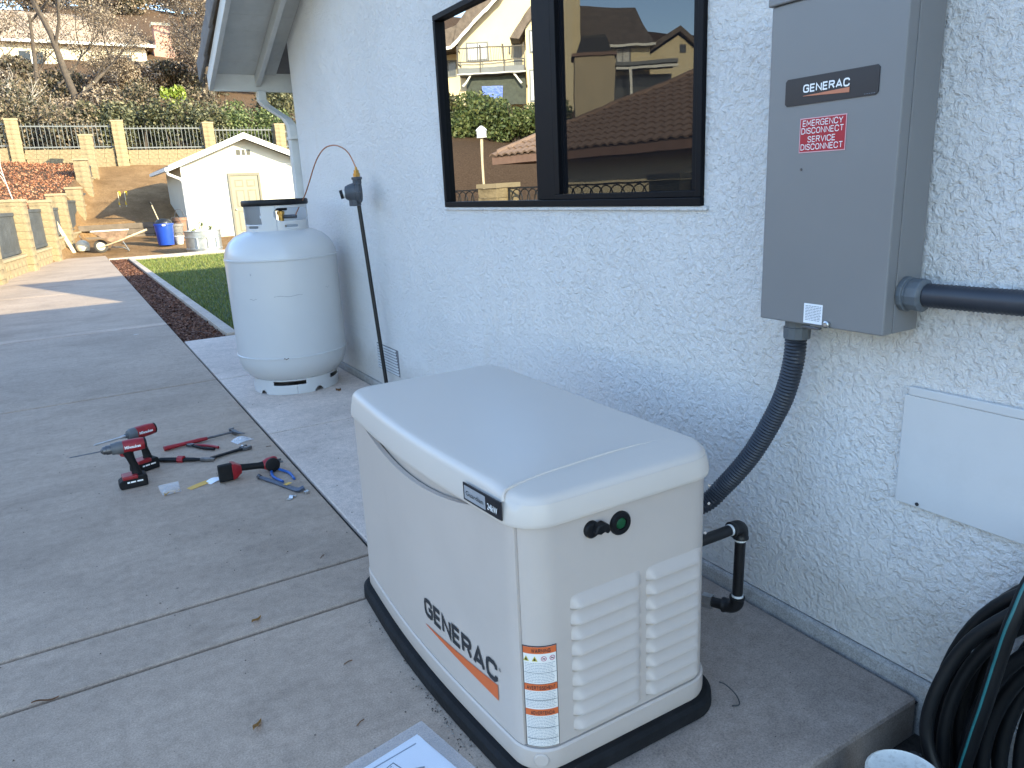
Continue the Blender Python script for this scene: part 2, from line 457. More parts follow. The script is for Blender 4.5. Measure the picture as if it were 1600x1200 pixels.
def axis(segs):
    out = []
    for a, b, n in segs: out += list(np.linspace(a, b, n, endpoint=False))
    return out + [segs[-1][1]]
xs = axis([(-260, -60, 20), (-60, -12, 32), (-12, -5, 20), (-5, 12, 90), (12, 60, 24), (60, 260, 20)])
ys = axis([(-160, -4, 26), (-4, 12, 20), (12, 23, 40), (23, 30, 50), (30, 44, 50), (44, 100, 50), (100, 420, 24)])
gv = [(x, y, T(x, y)) for y in ys for x in xs]
nx = len(xs)
gf = [(j*nx+i, j*nx+i+1, (j+1)*nx+i+1, (j+1)*nx+i) for j in range(len(ys)-1) for i in range(nx-1)]
def ground_mat():
    mt, nt, b = nodes('bare earth and leaf litter'); L = nt.links.new
    geo = N(nt, 'NewGeometry'); P = geo.outputs['Position']
    n1 = N(nt, 'TexNoise', i_Scale=1.1, i_Detail=8, i_Roughness=.7); L(P, n1.inputs[0])
    n2 = N(nt, 'TexNoise', i_Scale=14, i_Detail=6, i_Roughness=.75); L(P, n2.inputs[0])
    tan = ramp(nt, n1.outputs[0], [(.3, (.17, .098, .046)), (.5, (.235, .14, .068)), (.7, (.31, .195, .10))]).outputs[0]
    tan = mix(nt, 1, tan, ramp(nt, n2.outputs[0], [(.3, .7), (.7, 1.25)]).outputs[0], 'MULTIPLY')
    lit = ramp(nt, n2.outputs[0], [(.3, (.055, .035, .022)), (.5, (.11, .07, .045)), (.72, (.17, .115, .075))]).outputs[0]
    at = N(nt, 'Attribute'); at.attribute_name = 'litter'
    c = mix(nt, at.outputs['Fac'], tan, lit)
    L(c, b.inputs['Base Color']); b.inputs['Roughness'].default_value = .95; b.inputs['Specular IOR Level'].default_value = .1
    bp = N(nt, 'Bump', i_Strength=1, i_Distance=.06); L(n2.outputs[0], bp.inputs['Height']); L(bp.outputs[0], b.inputs['Normal'])
    return mt
gm = MB(); gm.v = gv; gm.f = gf
ground = gm.build('ground', ground_mat(), base=(0, 0, 0), smooth=60)
tag(ground, kind='structure')
at = ground.data.attributes.new('litter', 'FLOAT', 'POINT')
def litter(x, y):
    k = sst(-.1, .5, wallx(min(y, 37.6)) - x) if y < 40 else 1
    if y > 38: k = max(k, sst(38, 40, y)*.8)
    if y < 20 and x > wallx(y): k = .9
    return k
at.data.foreach_set('value', [litter(x, y) for x, y, z in gv])

# ---------------------------------------------------------------- driveway and pads
drive = bx('driveway', JOINT, None, -4.6, -.02, -7, 24.2, -.14, -.03, base=(0, 0, 0))
drive.data.clear_geometry()
mb = MB()
mb.add([(wallx(-7)+.0, -7, -.02), (-.62, -7, -.02), (-.62, -.30, -.02), (-.012, -.30, -.02), (-.012, 7.13, -.02), (-.97, 7.13, -.02), (-.97, 24.25, -.02), (wallx(24.2), 24.25, -.02)], [(0, 1, 2, 3, 4, 5, 6, 7)])
drive.data.from_pydata(mb.v, [], mb.f); drive.data.materials.clear(); drive.data.materials.append(JOINT)
tag(drive, kind='structure')
def slab(name, pts, mt, z=0., g=.008, bev=.006):
    cx = sum(p[0] for p in pts)/len(pts); cy = sum(p[1] for p in pts)/len(pts)
    q = []
    for x, y in pts:
        q.append((x - math.copysign(g, x-cx), y - math.copysign(g, y-cy)))
    return MB().prism(q, -.13, z).build(name, mt, drive, bevel=bev, seg=2)
JX = -.967
for y0, y1, z in ((-7, 1.10, 0), (1.10, 1.41, .0), (1.41, 5.07, 0), (5.07, 8.52, .002), (8.52, 8.72, .004), (8.72, 13.6, 0), (13.6, 19, .001), (19, 24.25, 0)):
    slab('slab', [(wallx(y0), y0), (JX, y0), (JX, y1), (wallx(y1), y1)], CONC4 if y1-y0 < .25 else CONC, z)
slab('slab', [(JX, -.31), (-.016, -.31), (-.016, 1.10), (JX, 1.10)], CONC3, .001, bev=.012)
slab('slab', [(JX, -7), (-.62, -7), (-.62, -.31), (JX, -.31)], CONC, .0)
slab('slab', [(JX, 1.10), (-.016, 1.10), (-.016, 1.41), (JX, 1.41)], CONC3, .0)
for y0, y1 in ((1.41, 3.3), (3.3, 5.05), (5.05, 7.14)):
    slab('slab', [(JX, y0), (-.016, y0), (-.016, y1), (JX, y1)], CONC2, .001)

# pebbly soil below the pad's raw edge
soil = mat('dark pebbly soil', (.035, .03, .026), .9, .5, 30, bump=.01, bscale=70)
pb = []
for k in range(900):
    x, y = rnd.uniform(-.60, -.02), rnd.uniform(-1.1, -.33); r = rnd.uniform(.004, .013)
    c = np.array([x, y, -.118 + r*.3])
    a = np.array([[1,0,0],[0,1,0],[-1,0,0],[0,-1,0],[0,0,1],[0,0,-1]])*r*np.array([rnd.uniform(.7,1.3), rnd.uniform(.7,1.3), .8])
    for f in ((0,1,4),(1,2,4),(2,3,4),(3,0,4)): pb.append(np.array([c+a[i] for i in f]))
tag(fast_mesh('gravel', np.concatenate(pb), 3, mat('grey pebbles', (.10, .095, .09), .8, .3, 20, island=True)), 'small dark pebbles and soil below the edge of the concrete pad', 'gravel', kind='stuff')
tag(bx('soil_bed', soil, None, -.62, -.005, -7, -.30, -.25, -.122, base=(0, 0, 0)), kind='structure')

# ---------------------------------------------------------------- mulch, kerbs, lawn
tag(bx('mulch_bed', mat('mulch base', (.05, .025, .016), .95, .4, 20, bump=.01, bscale=40), None, JX+.006, -.53, 7.15, 22.3, -.14, -.035, base=(0, 0, 0)), kind='structure')
rs = np.random.RandomState(3)
n = 26000
c = np.stack([rs.uniform(JX+.012, -.535, n), 7.16 + (22.2-7.16)*rs.uniform(0, 1, n)**1.25, rs.uniform(-.034, -.008, n)], 1)
d = rs.normal(size=(n, 3)); d[:, 2] *= .25; d /= np.linalg.norm(d, axis=1)[:, None]
w = np.cross(d, rs.normal(size=(n, 3))*np.array([.3, .3, 1])); w /= np.linalg.norm(w, axis=1)[:, None]
ln_ = rs.uniform(.008, .028, n)[:, None]; wd = rs.uniform(.004, .010, n)[:, None]
q = np.stack([c-d*ln_-w*wd, c+d*ln_-w*wd, c+d*ln_+w*wd, c-d*ln_+w*wd], 1).reshape(-1, 3)
q[:, 0] = np.clip(q[:, 0], JX+.008, -.532)
tag(fast_mesh('mulch_chips', q, 4, leafmat('red brown mulch', [(.045, .016, .008), (.10, .036, .018), (.155, .06, .032), (.25, .13, .08)], .85)),
    'reddish brown wood mulch filling the strip beside the driveway', 'mulch', kind='stuff')
kerb = MB()
def kerb_run(x0, x1, y0, y1, z=.03): kerb.box(x0, x1, y0, y1, -.14, z)
kerb_run(-.53, -.41, 7.16, 21.9)
o = kerb.build('lawn_kerb', KERB, base=(0, 0, 0), bevel=.01); tag(o, kind='structure')
kerb = MB(); kerb_run(-.40, 7, 21.3, 21.5, .028); kerb_run(JX, 7, 22.35, 22.6, .01)
tag(kerb.build('garden_kerb', KERB, base=(0, 0, 0), bevel=.01), kind='structure')
tag(bx('lawn', mat('turf soil', (.04, .06, .018), .95, .3, 6), None, -.41, 7, 7.16, 21.3, -.14, -.02, base=(0, 0, 0)), kind='structure')
n = 52000
c = np.stack([-.40 + 4.2*rs.uniform(0, 1, n)**1.1, rs.uniform(7.2, 21.28, n), np.full(n, -.02)], 1)
az = rs.uniform(0, 2*PI, n); h = rs.uniform(.025, .06, n); lean = rs.uniform(-.025, .025, (n, 2)); wd = rs.uniform(.004, .008, n)
wv = np.stack([np.cos(az)*wd, np.sin(az)*wd, np.zeros(n)], 1)
tip = c + np.stack([lean[:, 0], lean[:, 1], h], 1)
q = np.stack([c-wv, c+wv, tip], 1).reshape(-1, 3)
tag(fast_mesh('grass', q, 3, leafmat('lawn grass', [(.06, .085, .012), (.10, .14, .018), (.15, .18, .03), (.25, .22, .06)], .6)), 'short green lawn grass behind the propane tank', 'grass', kind='stuff')

# ---------------------------------------------------------------- the house
house = thing('house', 'white stucco house with grey painted eaves beside the concrete driveway', 'house', (0, 0, -.1))
YE, OV, PITCHR = 5.35, .575, .402
RY = -1.0
def zb(y): return 2.335 + PITCHR*(5.85 - y) if y >= RY else 2.335 + PITCHR*(5.85 - 2*RY + y)
WY0, WY1, WZ0, WZ1 = .575, 2.508, 1.332, 2.287
def stuccowall():
    mb = MB(); top = lambda y: zb(y) + .125
    y_ = [-7.8, RY, WY0, WY1, YE]; B = .052; TH = .14
    def q(a, b, za0, za1, zb0, zb1): mb.add([(0, a, za0), (0, b, za1), (0, b, zb1), (0, a, zb0)], [(0, 3, 2, 1)])
    q(-7.8, RY, B, B, top(-7.8), top(RY)); q(RY, WY0, B, B, top(RY), top(WY0))
    q(WY0, WY1, B, B, WZ0, WZ0); q(WY0, WY1, WZ1, WZ1, top(WY0), top(WY1)); q(WY1, YE, B, B, top(WY1), top(YE))
    # reveals round the window, wall end, bottom drip edge
    for a, b in (((WY0, WZ0), (WY1, WZ0)), ((WY1, WZ0), (WY1, WZ1)), ((WY1, WZ1), (WY0, WZ1)), ((WY0, WZ1), (WY0, WZ0))):
        mb.add([(0, a[0], a[1]), (TH, a[0], a[1]), (TH, b[0], b[1]), (0, b[0], b[1])], [(0, 1, 2, 3)])
    mb.add([(0, YE, B), (9, YE, B), (9, YE, top(YE)), (0, YE, top(YE))], [(0, 3, 2, 1)])
    mb.add([(0, -7.8, B), (9, -7.8, B), (9, -7.8, top(-7.8)), (0, -7.8, top(-7.8))], [(0, 1, 2, 3)])
    mb.add([(0, -7.8, B), (TH, -7.8, B), (TH, YE, B), (0, YE, B)], [(0, 1, 2, 3)])
    mb.add([(9, -7.8, -.3), (9, YE, -.3), (9, YE, 3), (9, -7.8, 3)], [(0, 1, 2, 3)])
    return mb
stuccowall().build('wall', STUCCO, house)
bx('footing', STEM, house, -.014, .2, -7.8, 5.34, -.35, .048, bevel=.012)
# roof: deck, soffit boards, barge board, fascia, rafter, rake tiles
def sloped(y0, y1, x0, x1, d0, d1):
    return MB().add([(x0, y0, zb(y0)+d0), (x1, y0, zb(y0)+d0), (x1, y1, zb(y1)+d0), (x0, y1, zb(y1)+d0), (x0, y0, zb(y0)+d1), (x1, y0, zb(y0)+d1), (x1, y1, zb(y1)+d1), (x0, y1, zb(y1)+d1)],
                    [(0,3,2,1),(4,5,6,7),(0,1,5,4),(1,2,6,5),(2,3,7,6),(3,0,4,7)])
TILEM = mat('weathered roof tile', (.16, .145, .135), .85, .25, 6, bump=.004, bscale=40)
roof = sloped(RY, 5.83, -.55, 9.2, .145, .185).build('roof', TILEM, house)
sloped(-8.3, RY, -.55, 9.2, .145, .185).build('roof', TILEM, house)
y = 5.825
while y > 1.0:
    sloped(y-.192, y, -.538, .0, .128, .142).build('soffit_board', SOFFIT, roof); y -= .195
sloped(-8.3, 1.0, -.538, 0, .128, .142).build('soffit_board', SOFFIT, roof)
sloped(RY, 5.85, -.577, -.540, .0, .125).build('barge_board', TRIMW, roof, bevel=.004)
sloped(-8.3, RY, -.577, -.540, .0, .125).build('barge_board', TRIMW, roof, bevel=.004)
bx('fascia', TRIMW, roof, -.539, 9.2, 5.832, 5.868, 2.335, 2.50, bevel=.003)
sloped(3.9, 5.828, -.185, -.145, .03, .126).build('rafter', TRIMW, roof, bevel=.003)
y = 5.98
k = 0
while y > RY:
    L0 = .40
    dz = rnd.uniform(-.004, .004)
    a = sloped(max(RY, y-L0), y, -.612, -.585, .135+dz, .30+dz)
    # slight lap: lower end kicked out
    a.v = [(vx - (.012 if vy > y-.05 else 0), vy, vz) for vx, vy, vz in a.v]
    a.build('rake_tile', TILEM, roof, bevel=.008)
    b2 = sloped(max(RY, y-L0), y, -.584, -.30, .262+dz, .30+dz); b2.build('roof_tile', TILEM, roof, bevel=.008)
    y -= .365; k += 1
# downspout round the far corner
ds = [(-.155, 5.80, 2.335), (-.155, 5.80, 2.26), (-.135, 5.77, 2.215), (-.035, 5.50, 2.075), (-.02, 5.44, 2.02), (-.02, 5.43, 1.94), (-.02, 5.43, .1)]
def recttube(pts, hw, hd):
    rings = []
    for p in pts: rings.append([(p[0]-hw, p[1]-hd, p[2]), (p[0]+hw, p[1]-hd, p[2]), (p[0]+hw, p[1]+hd, p[2]), (p[0]-hw, p[1]+hd, p[2])])
    return MB().loft(rings[::-1])
dsp = recttube(ds, .035, .042).build('downspout', TRIMW, house, bevel=.006)
bx('bracket', TRIMW, dsp, -.06, .02, 5.352, 5.476, 1.90, 1.925, bevel=.002)

# window
def glassmat(name, tint):
    mt, nt, b = nodes(name); L = nt.links.new
    b.inputs['Base Color'].default_value = tint + (1,); b.inputs['Metallic'].default_value = 1; b.inputs['Roughness'].default_value = .0
    geo = N(nt, 'NewGeometry'); nz = N(nt, 'TexNoise', i_Scale=2.6, i_Detail=2); L(geo.outputs['Position'], nz.inputs[0])
    bp = N(nt, 'Bump', i_Strength=.25, i_Distance=.0016); L(nz.outputs[0], bp.inputs['Height']); L(bp.outputs[0], b.inputs['Normal'])
    return mt
GLASS = glassmat('reflective tinted glass', (.50, .50, .50))
win = MB()
def bar(mb, y0, y1, z0, z1, x0=-.018, x1=.05): mb.box(x0, x1, y0, y1, z0, z1)
FY0, FY1, FZ0, FZ1 = WY0-.004, WY1+.004, WZ0-.004, WZ1+.004
w_ = MB()
bar(w_, FY0, FY1, FZ0, FZ0+.028); bar(w_, FY0, FY1, FZ1-.028, FZ1); bar(w_, FY0, FY0+.026, FZ0+.0281, FZ1-.0281); bar(w_, FY1-.026, FY1, FZ0+.0281, FZ1-.0281)
window = w_.build('window', BRONZE, house, bevel=.003)
f2 = MB()                                   # sliding sash and its screen frame on the near half
bar(f2, 1.435, 1.575, FZ0+.029, FZ1-.029, -.010, .0115)
f2.build('mullion', BRONZE, window, bevel=.003)
f2 = MB()
bar(f2, FY0+.027, 1.434, FZ0+.029, FZ0+.050, -.012, .011); bar(f2, FY0+.027, 1.434, FZ1-.050, FZ1-.029, -.012, .011)
bar(f2, FY0+.027, FY0+.048, FZ0+.051, FZ1-.051, -.012, .011); bar(f2, 1.40, 1.434, FZ0+.051, FZ1-.051, -.012, .011)
f2.build('screen_frame', BRONZE, window, bevel=.002)
bx('pane', GLASS, window, .012, .018, 1.52, FY1-.015, FZ0+.015, FZ1-.015)
bx('pane', GLASS, window, .012, .018, FY0+.015, 1.45, FZ0+.015, FZ1-.015)
smt, snt, sb = nodes('fine insect screen')
snt.nodes.remove(sb)
tr = N(snt, 'BsdfTransparent'); df = N(snt, 'BsdfDiffuse'); df.inputs[0].default_value = (.012, .012, .014, 1)
mx = N(snt, 'MixShader'); mx.inputs[0].default_value = .66
snt.links.new(tr.outputs[0], mx.inputs[1]); snt.links.new(df.outputs[0], mx.inputs[2]); snt.links.new(mx.outputs[0], snt.nodes['Material Output'].inputs[0])
MB().quad((.004, FY0+.04, FZ0+.045), (.004, 1.41, FZ0+.045), (.004, 1.41, FZ1-.045), (.004, FY0+.04, FZ1-.045)).build('insect_screen', smt, window)
bx('sill', STUCCO, house, -.012, .05, FY0-.02, FY1+.02, FZ0-.016, FZ0-.0005, bevel=.005)

# crawl-space vent: frame flush with the stucco, slats
vent = bx('vent', mat('vent backing', (.16, .16, .17), .8), house, -.003, .004, 3.45, 3.86, .17, .36)
for k in range(9):
    z = .178 + k*.0205
    MB().add([(-.004, 3.45+k*.004, z+.012), (-.004, 3.86, z+.012), (-.010, 3.86, z+.003), (-.010, 3.45+k*.004, z+.003), (-.010, 3.45+k*.004, z), (-.010, 3.86, z)], [(0, 1, 2, 3), (3, 2, 5, 4)]).build('vent_slat', PANELW, vent)
# flush access panel and its flashing
ap = bx('access_panel', PANELW, house, -.014, -.001, -.98, -.178, .546, .846, bevel=.002)
bx('flashing', PANELW, ap, -.0165, -.002, -1.0, -.188, .8465, .870, bevel=.003)
for py, pz in ((-.24, .556), (-.6, .556)):
    MB().lathe([(.005, 0), (.005, .002)], 10, M=Matrix.Translation((-.0145, py, pz)) @ Matrix.Rotation(-PI/2, 4, 'Y')).build('screw', INK, ap)
# wing of the house set back behind the far corner
wing = [(2.95, 5.36, 0), (2.95, 10.4, 0)]
wm = MB(); RW, SW = 8.08, .456
wm.add([(2.95, 5.36, -.1), (2.95, 10.4, -.1), (2.95, 10.4, 2.52), (2.95, 8.08, 3.58), (2.95, 5.36, 2.34)], [(0, 1, 2, 3, 4)])
wm.add([(2.95, 10.4, -.1), (9.2, 10.4, -.1), (9.2, 10.4, 2.52), (2.95, 10.4, 2.52)], [(0, 1, 2, 3)])
wm.build('wall', STUCCO, house)
for s in (-1, 1):
    a = MB()
    pts = [(2.52, RW, 3.7), (9.4, RW, 3.7), (9.4, RW+s*2.9, 3.7-2.9*SW), (2.52, RW+s*2.9, 3.7-2.9*SW)]
    a.add(pts + [(x, y, z-.14) for x, y, z in pts], [(0,1,2,3),(4,7,6,5),(0,4,5,1),(1,5,6,2),(2,6,7,3),(3,7,4,0)])
    a.build('roof', TILEM, house)
# ---------------------------------------------------------------- standby generator
gen = thing('generator', 'beige standby generator cabinet with louvred end and pale lid on the pad', 'generator', (-.795, .58, 0))
GX0, GX1, GY0, GY1, GR, BOW = -1.09, -.50, 0.0, 1.165, .085, .024
def xfront(y, d=0):
    r = GR + d; ya, yb = GY0 + GR, GY1 - GR
    if y < ya: return GX0 - d + r - math.sqrt(max(0, r*r - (ya-y)**2))
    if y > yb: return GX0 - d + r - math.sqrt(max(0, r*r - (y-yb)**2))
    return GX0 - d - BOW*math.sin(PI*(y-ya)/(yb-ya))
def perim(d, nc=8, nf=18):
    x0, x1, y0, y1 = GX0-d, GX1+d, GY0-d, GY1+d
    r = max(GR+d, .012); out = []
    for cx, cy, a0 in ((x0+r, y0+r, PI), (x1-r, y0+r, 1.5*PI), (x1-r, y1-r, 0), (x0+r, y1-r, .5*PI)):
        for k in range(nc+1):
            a = a0 + k/nc*PI/2; out.append((cx+r*math.cos(a), cy+r*math.sin(a)))
    ya, yb = y1-r, y0+r
    for k in range(1, nf):
        t = k/nf; out.append((x0 - (BOW if d > -.1 else BOW*.4)*math.sin(PI*t), ya+(yb-ya)*t))
    return out
def ringz(d, z): return [(x, y, z) for x, y in perim(d)]
def genloft(rings, **k): return MB().loft([ringz(d, z) for d, z in rings], **k)
genloft([(.026, 0), (.034, .006), (.032, .036), (.022, .046), (-.01, .047)]).build('base', PADBLK, gen, smooth=40)
skirt = genloft([(-.01, .0475), (.006, .048), (.008, .056), (.008, .100), (.004, .105), (-.012, .1055)]).build('skirt', GENW, gen, smooth=35)
genloft([(-.016, .10), (-.016, .70)]).build('core', GENW, gen, smooth=40)
# near end panel wraps round both corners to the back
def endpath(d):
    r = GR + d; out = []
    for k in range(8): a = PI + .535 + k/7*(PI/2-.535); out.append((GX0-d+r+r*math.cos(a), GY0-d+r+r*math.sin(a)))
    for k in range(9): a = 1.5*PI + k/8*PI/2; out.append((GX1+d-r+r*math.cos(a), GY0-d+r+r*math.sin(a)))
    for k in range(9): a = k/8*PI/2; out.append((GX1+d-r+r*math.cos(a), GY1+d-r+r*math.sin(a)))
    for k in range(7): a = .5*PI + k/6*(PI/2-.5); out.append((GX0-d+r+r*math.cos(a), GY1+d-r+r*math.sin(a)))
    return out
ep = MB()
rings = [[(x, y, z) for x, y in endpath(d)] for d, z in ((-.012, .1075), (0, .1075), (0, .692), (-.012, .692))]
ep.loft(rings, False, False, False)
# close the seam edge towards the front panel
e0, e1 = rings[1][0], rings[2][0]; i0, i1 = endpath(-.012)[0], endpath(-.012)[0]
ep.quad(e0, (i0[0], i0[1], .1075), (i1[0], i1[1], .692), e1)
end_panel = ep.build('end_panel', GENW, gen, smooth=35)
# front door panel with the scooped top edge
def ztop(y):
    t = (y-.20)/(.99-.20)
    return .690 - (.050*math.sin(PI*t)**.8*(1-.25*(t-.5)) if 0 < t < 1 else 0)
ysq = [1.122, 1.11, 1.095, 1.08, 1.05, 1.02, .99, .96] + list(np.linspace(.92, .26, 23)) + [.235, .215, .20, .17, .14, .11, .085, .07, .056, .0445]
fp = MB(); rr = []
for d, zt in ((-.010, 0), (.004, 0), (.0045, 1), (-.010, 1)):
    rr.append([(xfront(y, d), y, .1085 if zt == 0 else ztop(y)) for y in ysq])
fp.loft(rr, False, False, False)
for i in (0, -1): fp.quad(rr[0][i], rr[1][i], rr[2][i], rr[3][i])
front_panel = fp.build('front_panel', GENW, gen, smooth=40)
# lid
lid_prof = [(-.02, .6945), (.007, .6885), (.0115, .690), (.0125, .694), (.0125, .699), (.009, .722), (.0035, .747), (.0015, .755), (-.0025, .7615), (-.009, .7665), (-.017, .7690), (-.026, .7700), (-.06, .7715), (-.11, .773), (-.19, .775), (-.27, .776)]
lr = []
for d, z in lid_prof:
    lr.append([(x, y, z - (.016*sst(.16, -.02, y) if z > .75 else (.006*sst(.16, -.02, y) if z > .74 else 0))) for x, y in perim(d, 8, 18)])
lid = MB().loft(lr).build('lid', LIDW, gen, smooth=50)
rp = smoothpath([(-1.094, .070, .742), (-1.088, .075, .7580), (-1.072, .082, .7635), (-1.03, .090, .7650), (-.95, .101, .7668), (-.80, .110, .7688), (-.68, .113, .7682), (-.58, .106, .7645)], 6)
MB().tube(rp, [.0045]*len(rp), 8).build('lid_ridge', LIDW, lid, smooth=60)
# louvres
lv = MB()
def louvre(w, h, dp):
    def fn(u, v):
        x = (u-.5)*w
        e = min(1, min(u, 1-u)*w/.016); e = e*e*(3-2*e)
        prof = [(0, 0), (.06, -.0015), (.14, -.8), (.20, -1), (.34, -.92), (.6, -.55), (.85, -.15), (1, 0)]
        for (a, ya), (b, yb) in zip(prof, prof[1:]):
            if a <= v <= b: yy = ya + (yb-ya)*(v-a)/(b-a) if b > a else ya; break
        return (x, yy*dp*e + .0012, (v-.5)*h)
    vsq = [0, .06, .10, .14, .17, .20, .27, .34, .45, .6, .72, .85, 1]
    mb = MB(); nu = 20
    mb.add([fn(i/nu, v) for v in vsq for i in range(nu+1)], [(j*(nu+1)+i, j*(nu+1)+i+1, (j+1)*(nu+1)+i+1, (j+1)*(nu+1)+i) for j in range(len(vsq)-1) for i in range(nu)])
    return mb
for x0, x1 in ((-.969, -.757), (-.741, -.556)):
    src = None
    for k in range(9):
        z = .497 - (k+.5)*.0415
        loc = ((x0+x1)/2 - gen.location.x, -.0005 - gen.location.y, z)
        if src is None:
            src = louvre(x1-x0, .0408, .0165).build('louvre', GENW, end_panel, smooth=38, local=True); src.location = loc
        else: inst(src, 'louvre', end_panel, loc)
# key lock with its cover, round status lens
RX = Matrix.Rotation(PI/2, 4, 'X')
def disc(name, mt, par, x, z, y, prof, n=24, **k): return MB().lathe(prof, n, M=Matrix.Translation((x, y, z)) @ RX).build(name, mt, par, smooth=40, **k)
lock = disc('lock', BLACKPL, gen, -.905, .648, .001, [(.021, 0), (.021, .008), (.018, .012), (.012, .013)])
cv = MB().prism([(-.006, -.004), (.002, .014), (.022, .017), (.034, .010), (.038, -.006), (.030, -.013), (.022, -.006), (.010, -.010)], 0, .020, Matrix.Translation((-.905, -.008, .650)) @ RX).build('lock_cover', BLACKPL, lock, bevel=.003)
lens = disc('status_light', BLACKPL, gen, -.821, .640, .001, [(.030, 0), (.030, .006), (.027, .010), (.016, .010), (.015, .006)])
disc('lens', GREEN, lens, -.821, .640, .001, [(.0148, .005), (.012, .0085), (.004, .010)])
for rx, rz in ((-.865, .690-.012), (-.53, .66), (-.53, .61)):
    disc('rivet', GENW, end_panel, rx if rx != -.865 else -.54, rz if rx != -.865 else .53, .001, [(.004, 0), (.003, .002)], 10)
# embossed plug on the skirt corner
a = PI + .95
cx_, cy_ = GX0 + GR + (GR+.008)*math.cos(a), GY0 + GR + (GR+.008)*math.sin(a)
MB().lathe([(.019, -.004), (.019, .002), (.016, .004)], 20, M=Matrix.Translation((cx_, cy_, .078)) @ Matrix.Rotation(a, 4, 'Z') @ Matrix.Rotation(PI/2, 4, 'Y')).build('plug', GENW, skirt, smooth=30)
# maker's mark and swoosh on the front panel
def onfront(d): return lambda y, z: (xfront(y, d), y, z)
F = onfront(.0062)
caps('lettering', 'GENERAC', INK, front_panel, lambda u, v: F(.530-.396*u, .228+.061*v), .215, .12)
MB().add([F(.53-.394*t/8, .1975+(.2255-.1975)*t/8) for t in range(9)] + [F(.53-.394*t/8, .1955+(.181-.1955)*t/8) for t in range(9)], [(i, i+1, 10+i, 9+i) for i in range(8)]).build('swoosh', ORANGE, front_panel)
lettering('lettering', '\u00ae', INK, front_panel, lambda u, v: F(.128-.010*u, .272+.010*v))
# badge on the lid's front
FB = onfront(.0165)
def patch(fn, y0, y1, z0, z1, n=8): return MB().add([fn(y0+(y1-y0)*k/n, z) for z in (z0, z1) for k in range(n+1)], [(i, i+1, n+2+i, n+1+i) for i in range(n)])
badge = patch(FB, .222, .062, .700, .744).build('badge', DKPLATE, gen, solid=.003)
patch(onfront(.0172), .216, .124, .705, .739).build('badge_field', mat('grey badge field', (.30, .31, .33), .4), badge)
FB2 = onfront(.0182)
lettering('lettering', 'Guardian', INK, badge, lambda u, v: FB2(.208-.076*u, .7155+.012*v), .0)
lettering('lettering', '24kW', WHITEINK, badge, lambda u, v: FB2(.115-.042*u, .711+.016*v), .015)
# tri-lingual warning label wrapped round the near corner
ARC = GR*PI/2
def oncorner(d):
    def fn(s, z):                       # s: distance along the skin, 0 where the corner meets the end face, negative towards the front
        if s >= 0: return (GX0+GR+s, GY0-d, z)
        a = 1.5*PI + s/GR
        return (GX0+GR+(GR+d)*math.cos(a), GY0+GR+(GR+d)*math.sin(a), z)
    return fn
def wrap(mt, name, par, s0, s1, z0, z1, d, n=12):
    fn = oncorner(d); return MB().add([fn(s0+(s1-s0)*k/n, z) for z in (z0, z1) for k in range(n+1)], [(i, i+1, n+2+i, n+1+i) for i in range(n)]).build(name, mt, par)
S0, S1, ZA, ZB = -.088, -.006, .110, .388
label = wrap(INK, 'warning_label', gen, S0, S1, ZA, ZB, .0012)
wrap(LABELW, 'label_field', label, S0+.002, S1-.002, ZA+.002, ZB-.002, .0018)
for z in (.368, .268, .199):
    wrap(ORANGE, 'warning_bar', label, S0+.002, S1-.002, z, z+.018, .0024)
for z, t, s0, s1 in ((.3715, 'WARNING', -.066, -.022), (.2715, 'AVERTISSEMENT', -.080, -.013), (.2025, 'ADVERTENCIA', -.073, -.017)):
    fn = oncorner(.003); caps('lettering', t, INK, label, lambda u, v: fn(s0+(s1-s0)*u, z+.010*v), .2, .18)
fn = oncorner(.0026)
pl_ = MB()
for zt, zb_ in ((.342, .288), (.264, .219), (.195, .114)):
    z = zt
    while z > zb_:
        s = S0+.005
        while s < S1-.012:
            w = rnd.uniform(.003, .009); e = min(s+w, S1-.005)
            pl_.add([fn(s, z), fn(e, z), fn(e, z+.0009), fn(s, z+.0009)], [(0, 1, 2, 3)]); s = e + .0012
        z -= .0042
tag(pl_.build('small_print', GREYINK, label), kind='stuff')
for z in (.318, .288, .243, .166, .135):
    wrap(INK, 'rule', label, S0+.003, S1-.003, z-.0016, z-.0008, .0027)
YEL = mat('yellow hazard', (.55, .45, .04), .5)
for k, s in enumerate((-.079, -.059)):
    f3 = oncorner(.0026); MB().add([f3(s-.0068, .348), f3(s+.0068, .348), f3(s, .362)], [(0, 1, 2)]).build('hazard_triangle', YEL, label)
    f4 = oncorner(.0031); MB().add([f4(s-.002, .350), f4(s+.0025, .3505), f4(s+.0006, .3575), f4(s-.0022, .355)], [(0, 1, 2, 3)]).build('hazard_symbol', INK, label)
PINK = mat('crimson ring', (.45, .05, .12), .5)
for s in (-.038, -.018):
    f3 = oncorner(.0026); n = 20
    MB().add([f3(s+r*math.cos(2*PI*i/n), .355+r*math.sin(2*PI*i/n)) for r in (.0066, .0052) for i in range(n)], [(i, (i+1) % n, n+(i+1) % n, n+i) for i in range(n)]).build('prohibition_ring', PINK, label)
    MB().add([f3(s-.0042, .3595), f3(s-.0034, .3602), f3(s+.0042, .3505), f3(s+.0034, .3498)], [(0, 1, 2, 3)]).build('prohibition_bar', PINK, label)
    f4 = oncorner(.0022); MB().add([f4(s-.0035, .353), f4(s+.0035, .3535), f4(s+.0030, .3560), f4(s-.003, .3555)], [(0, 1, 2, 3)]).build('prohibition_symbol', INK, label)

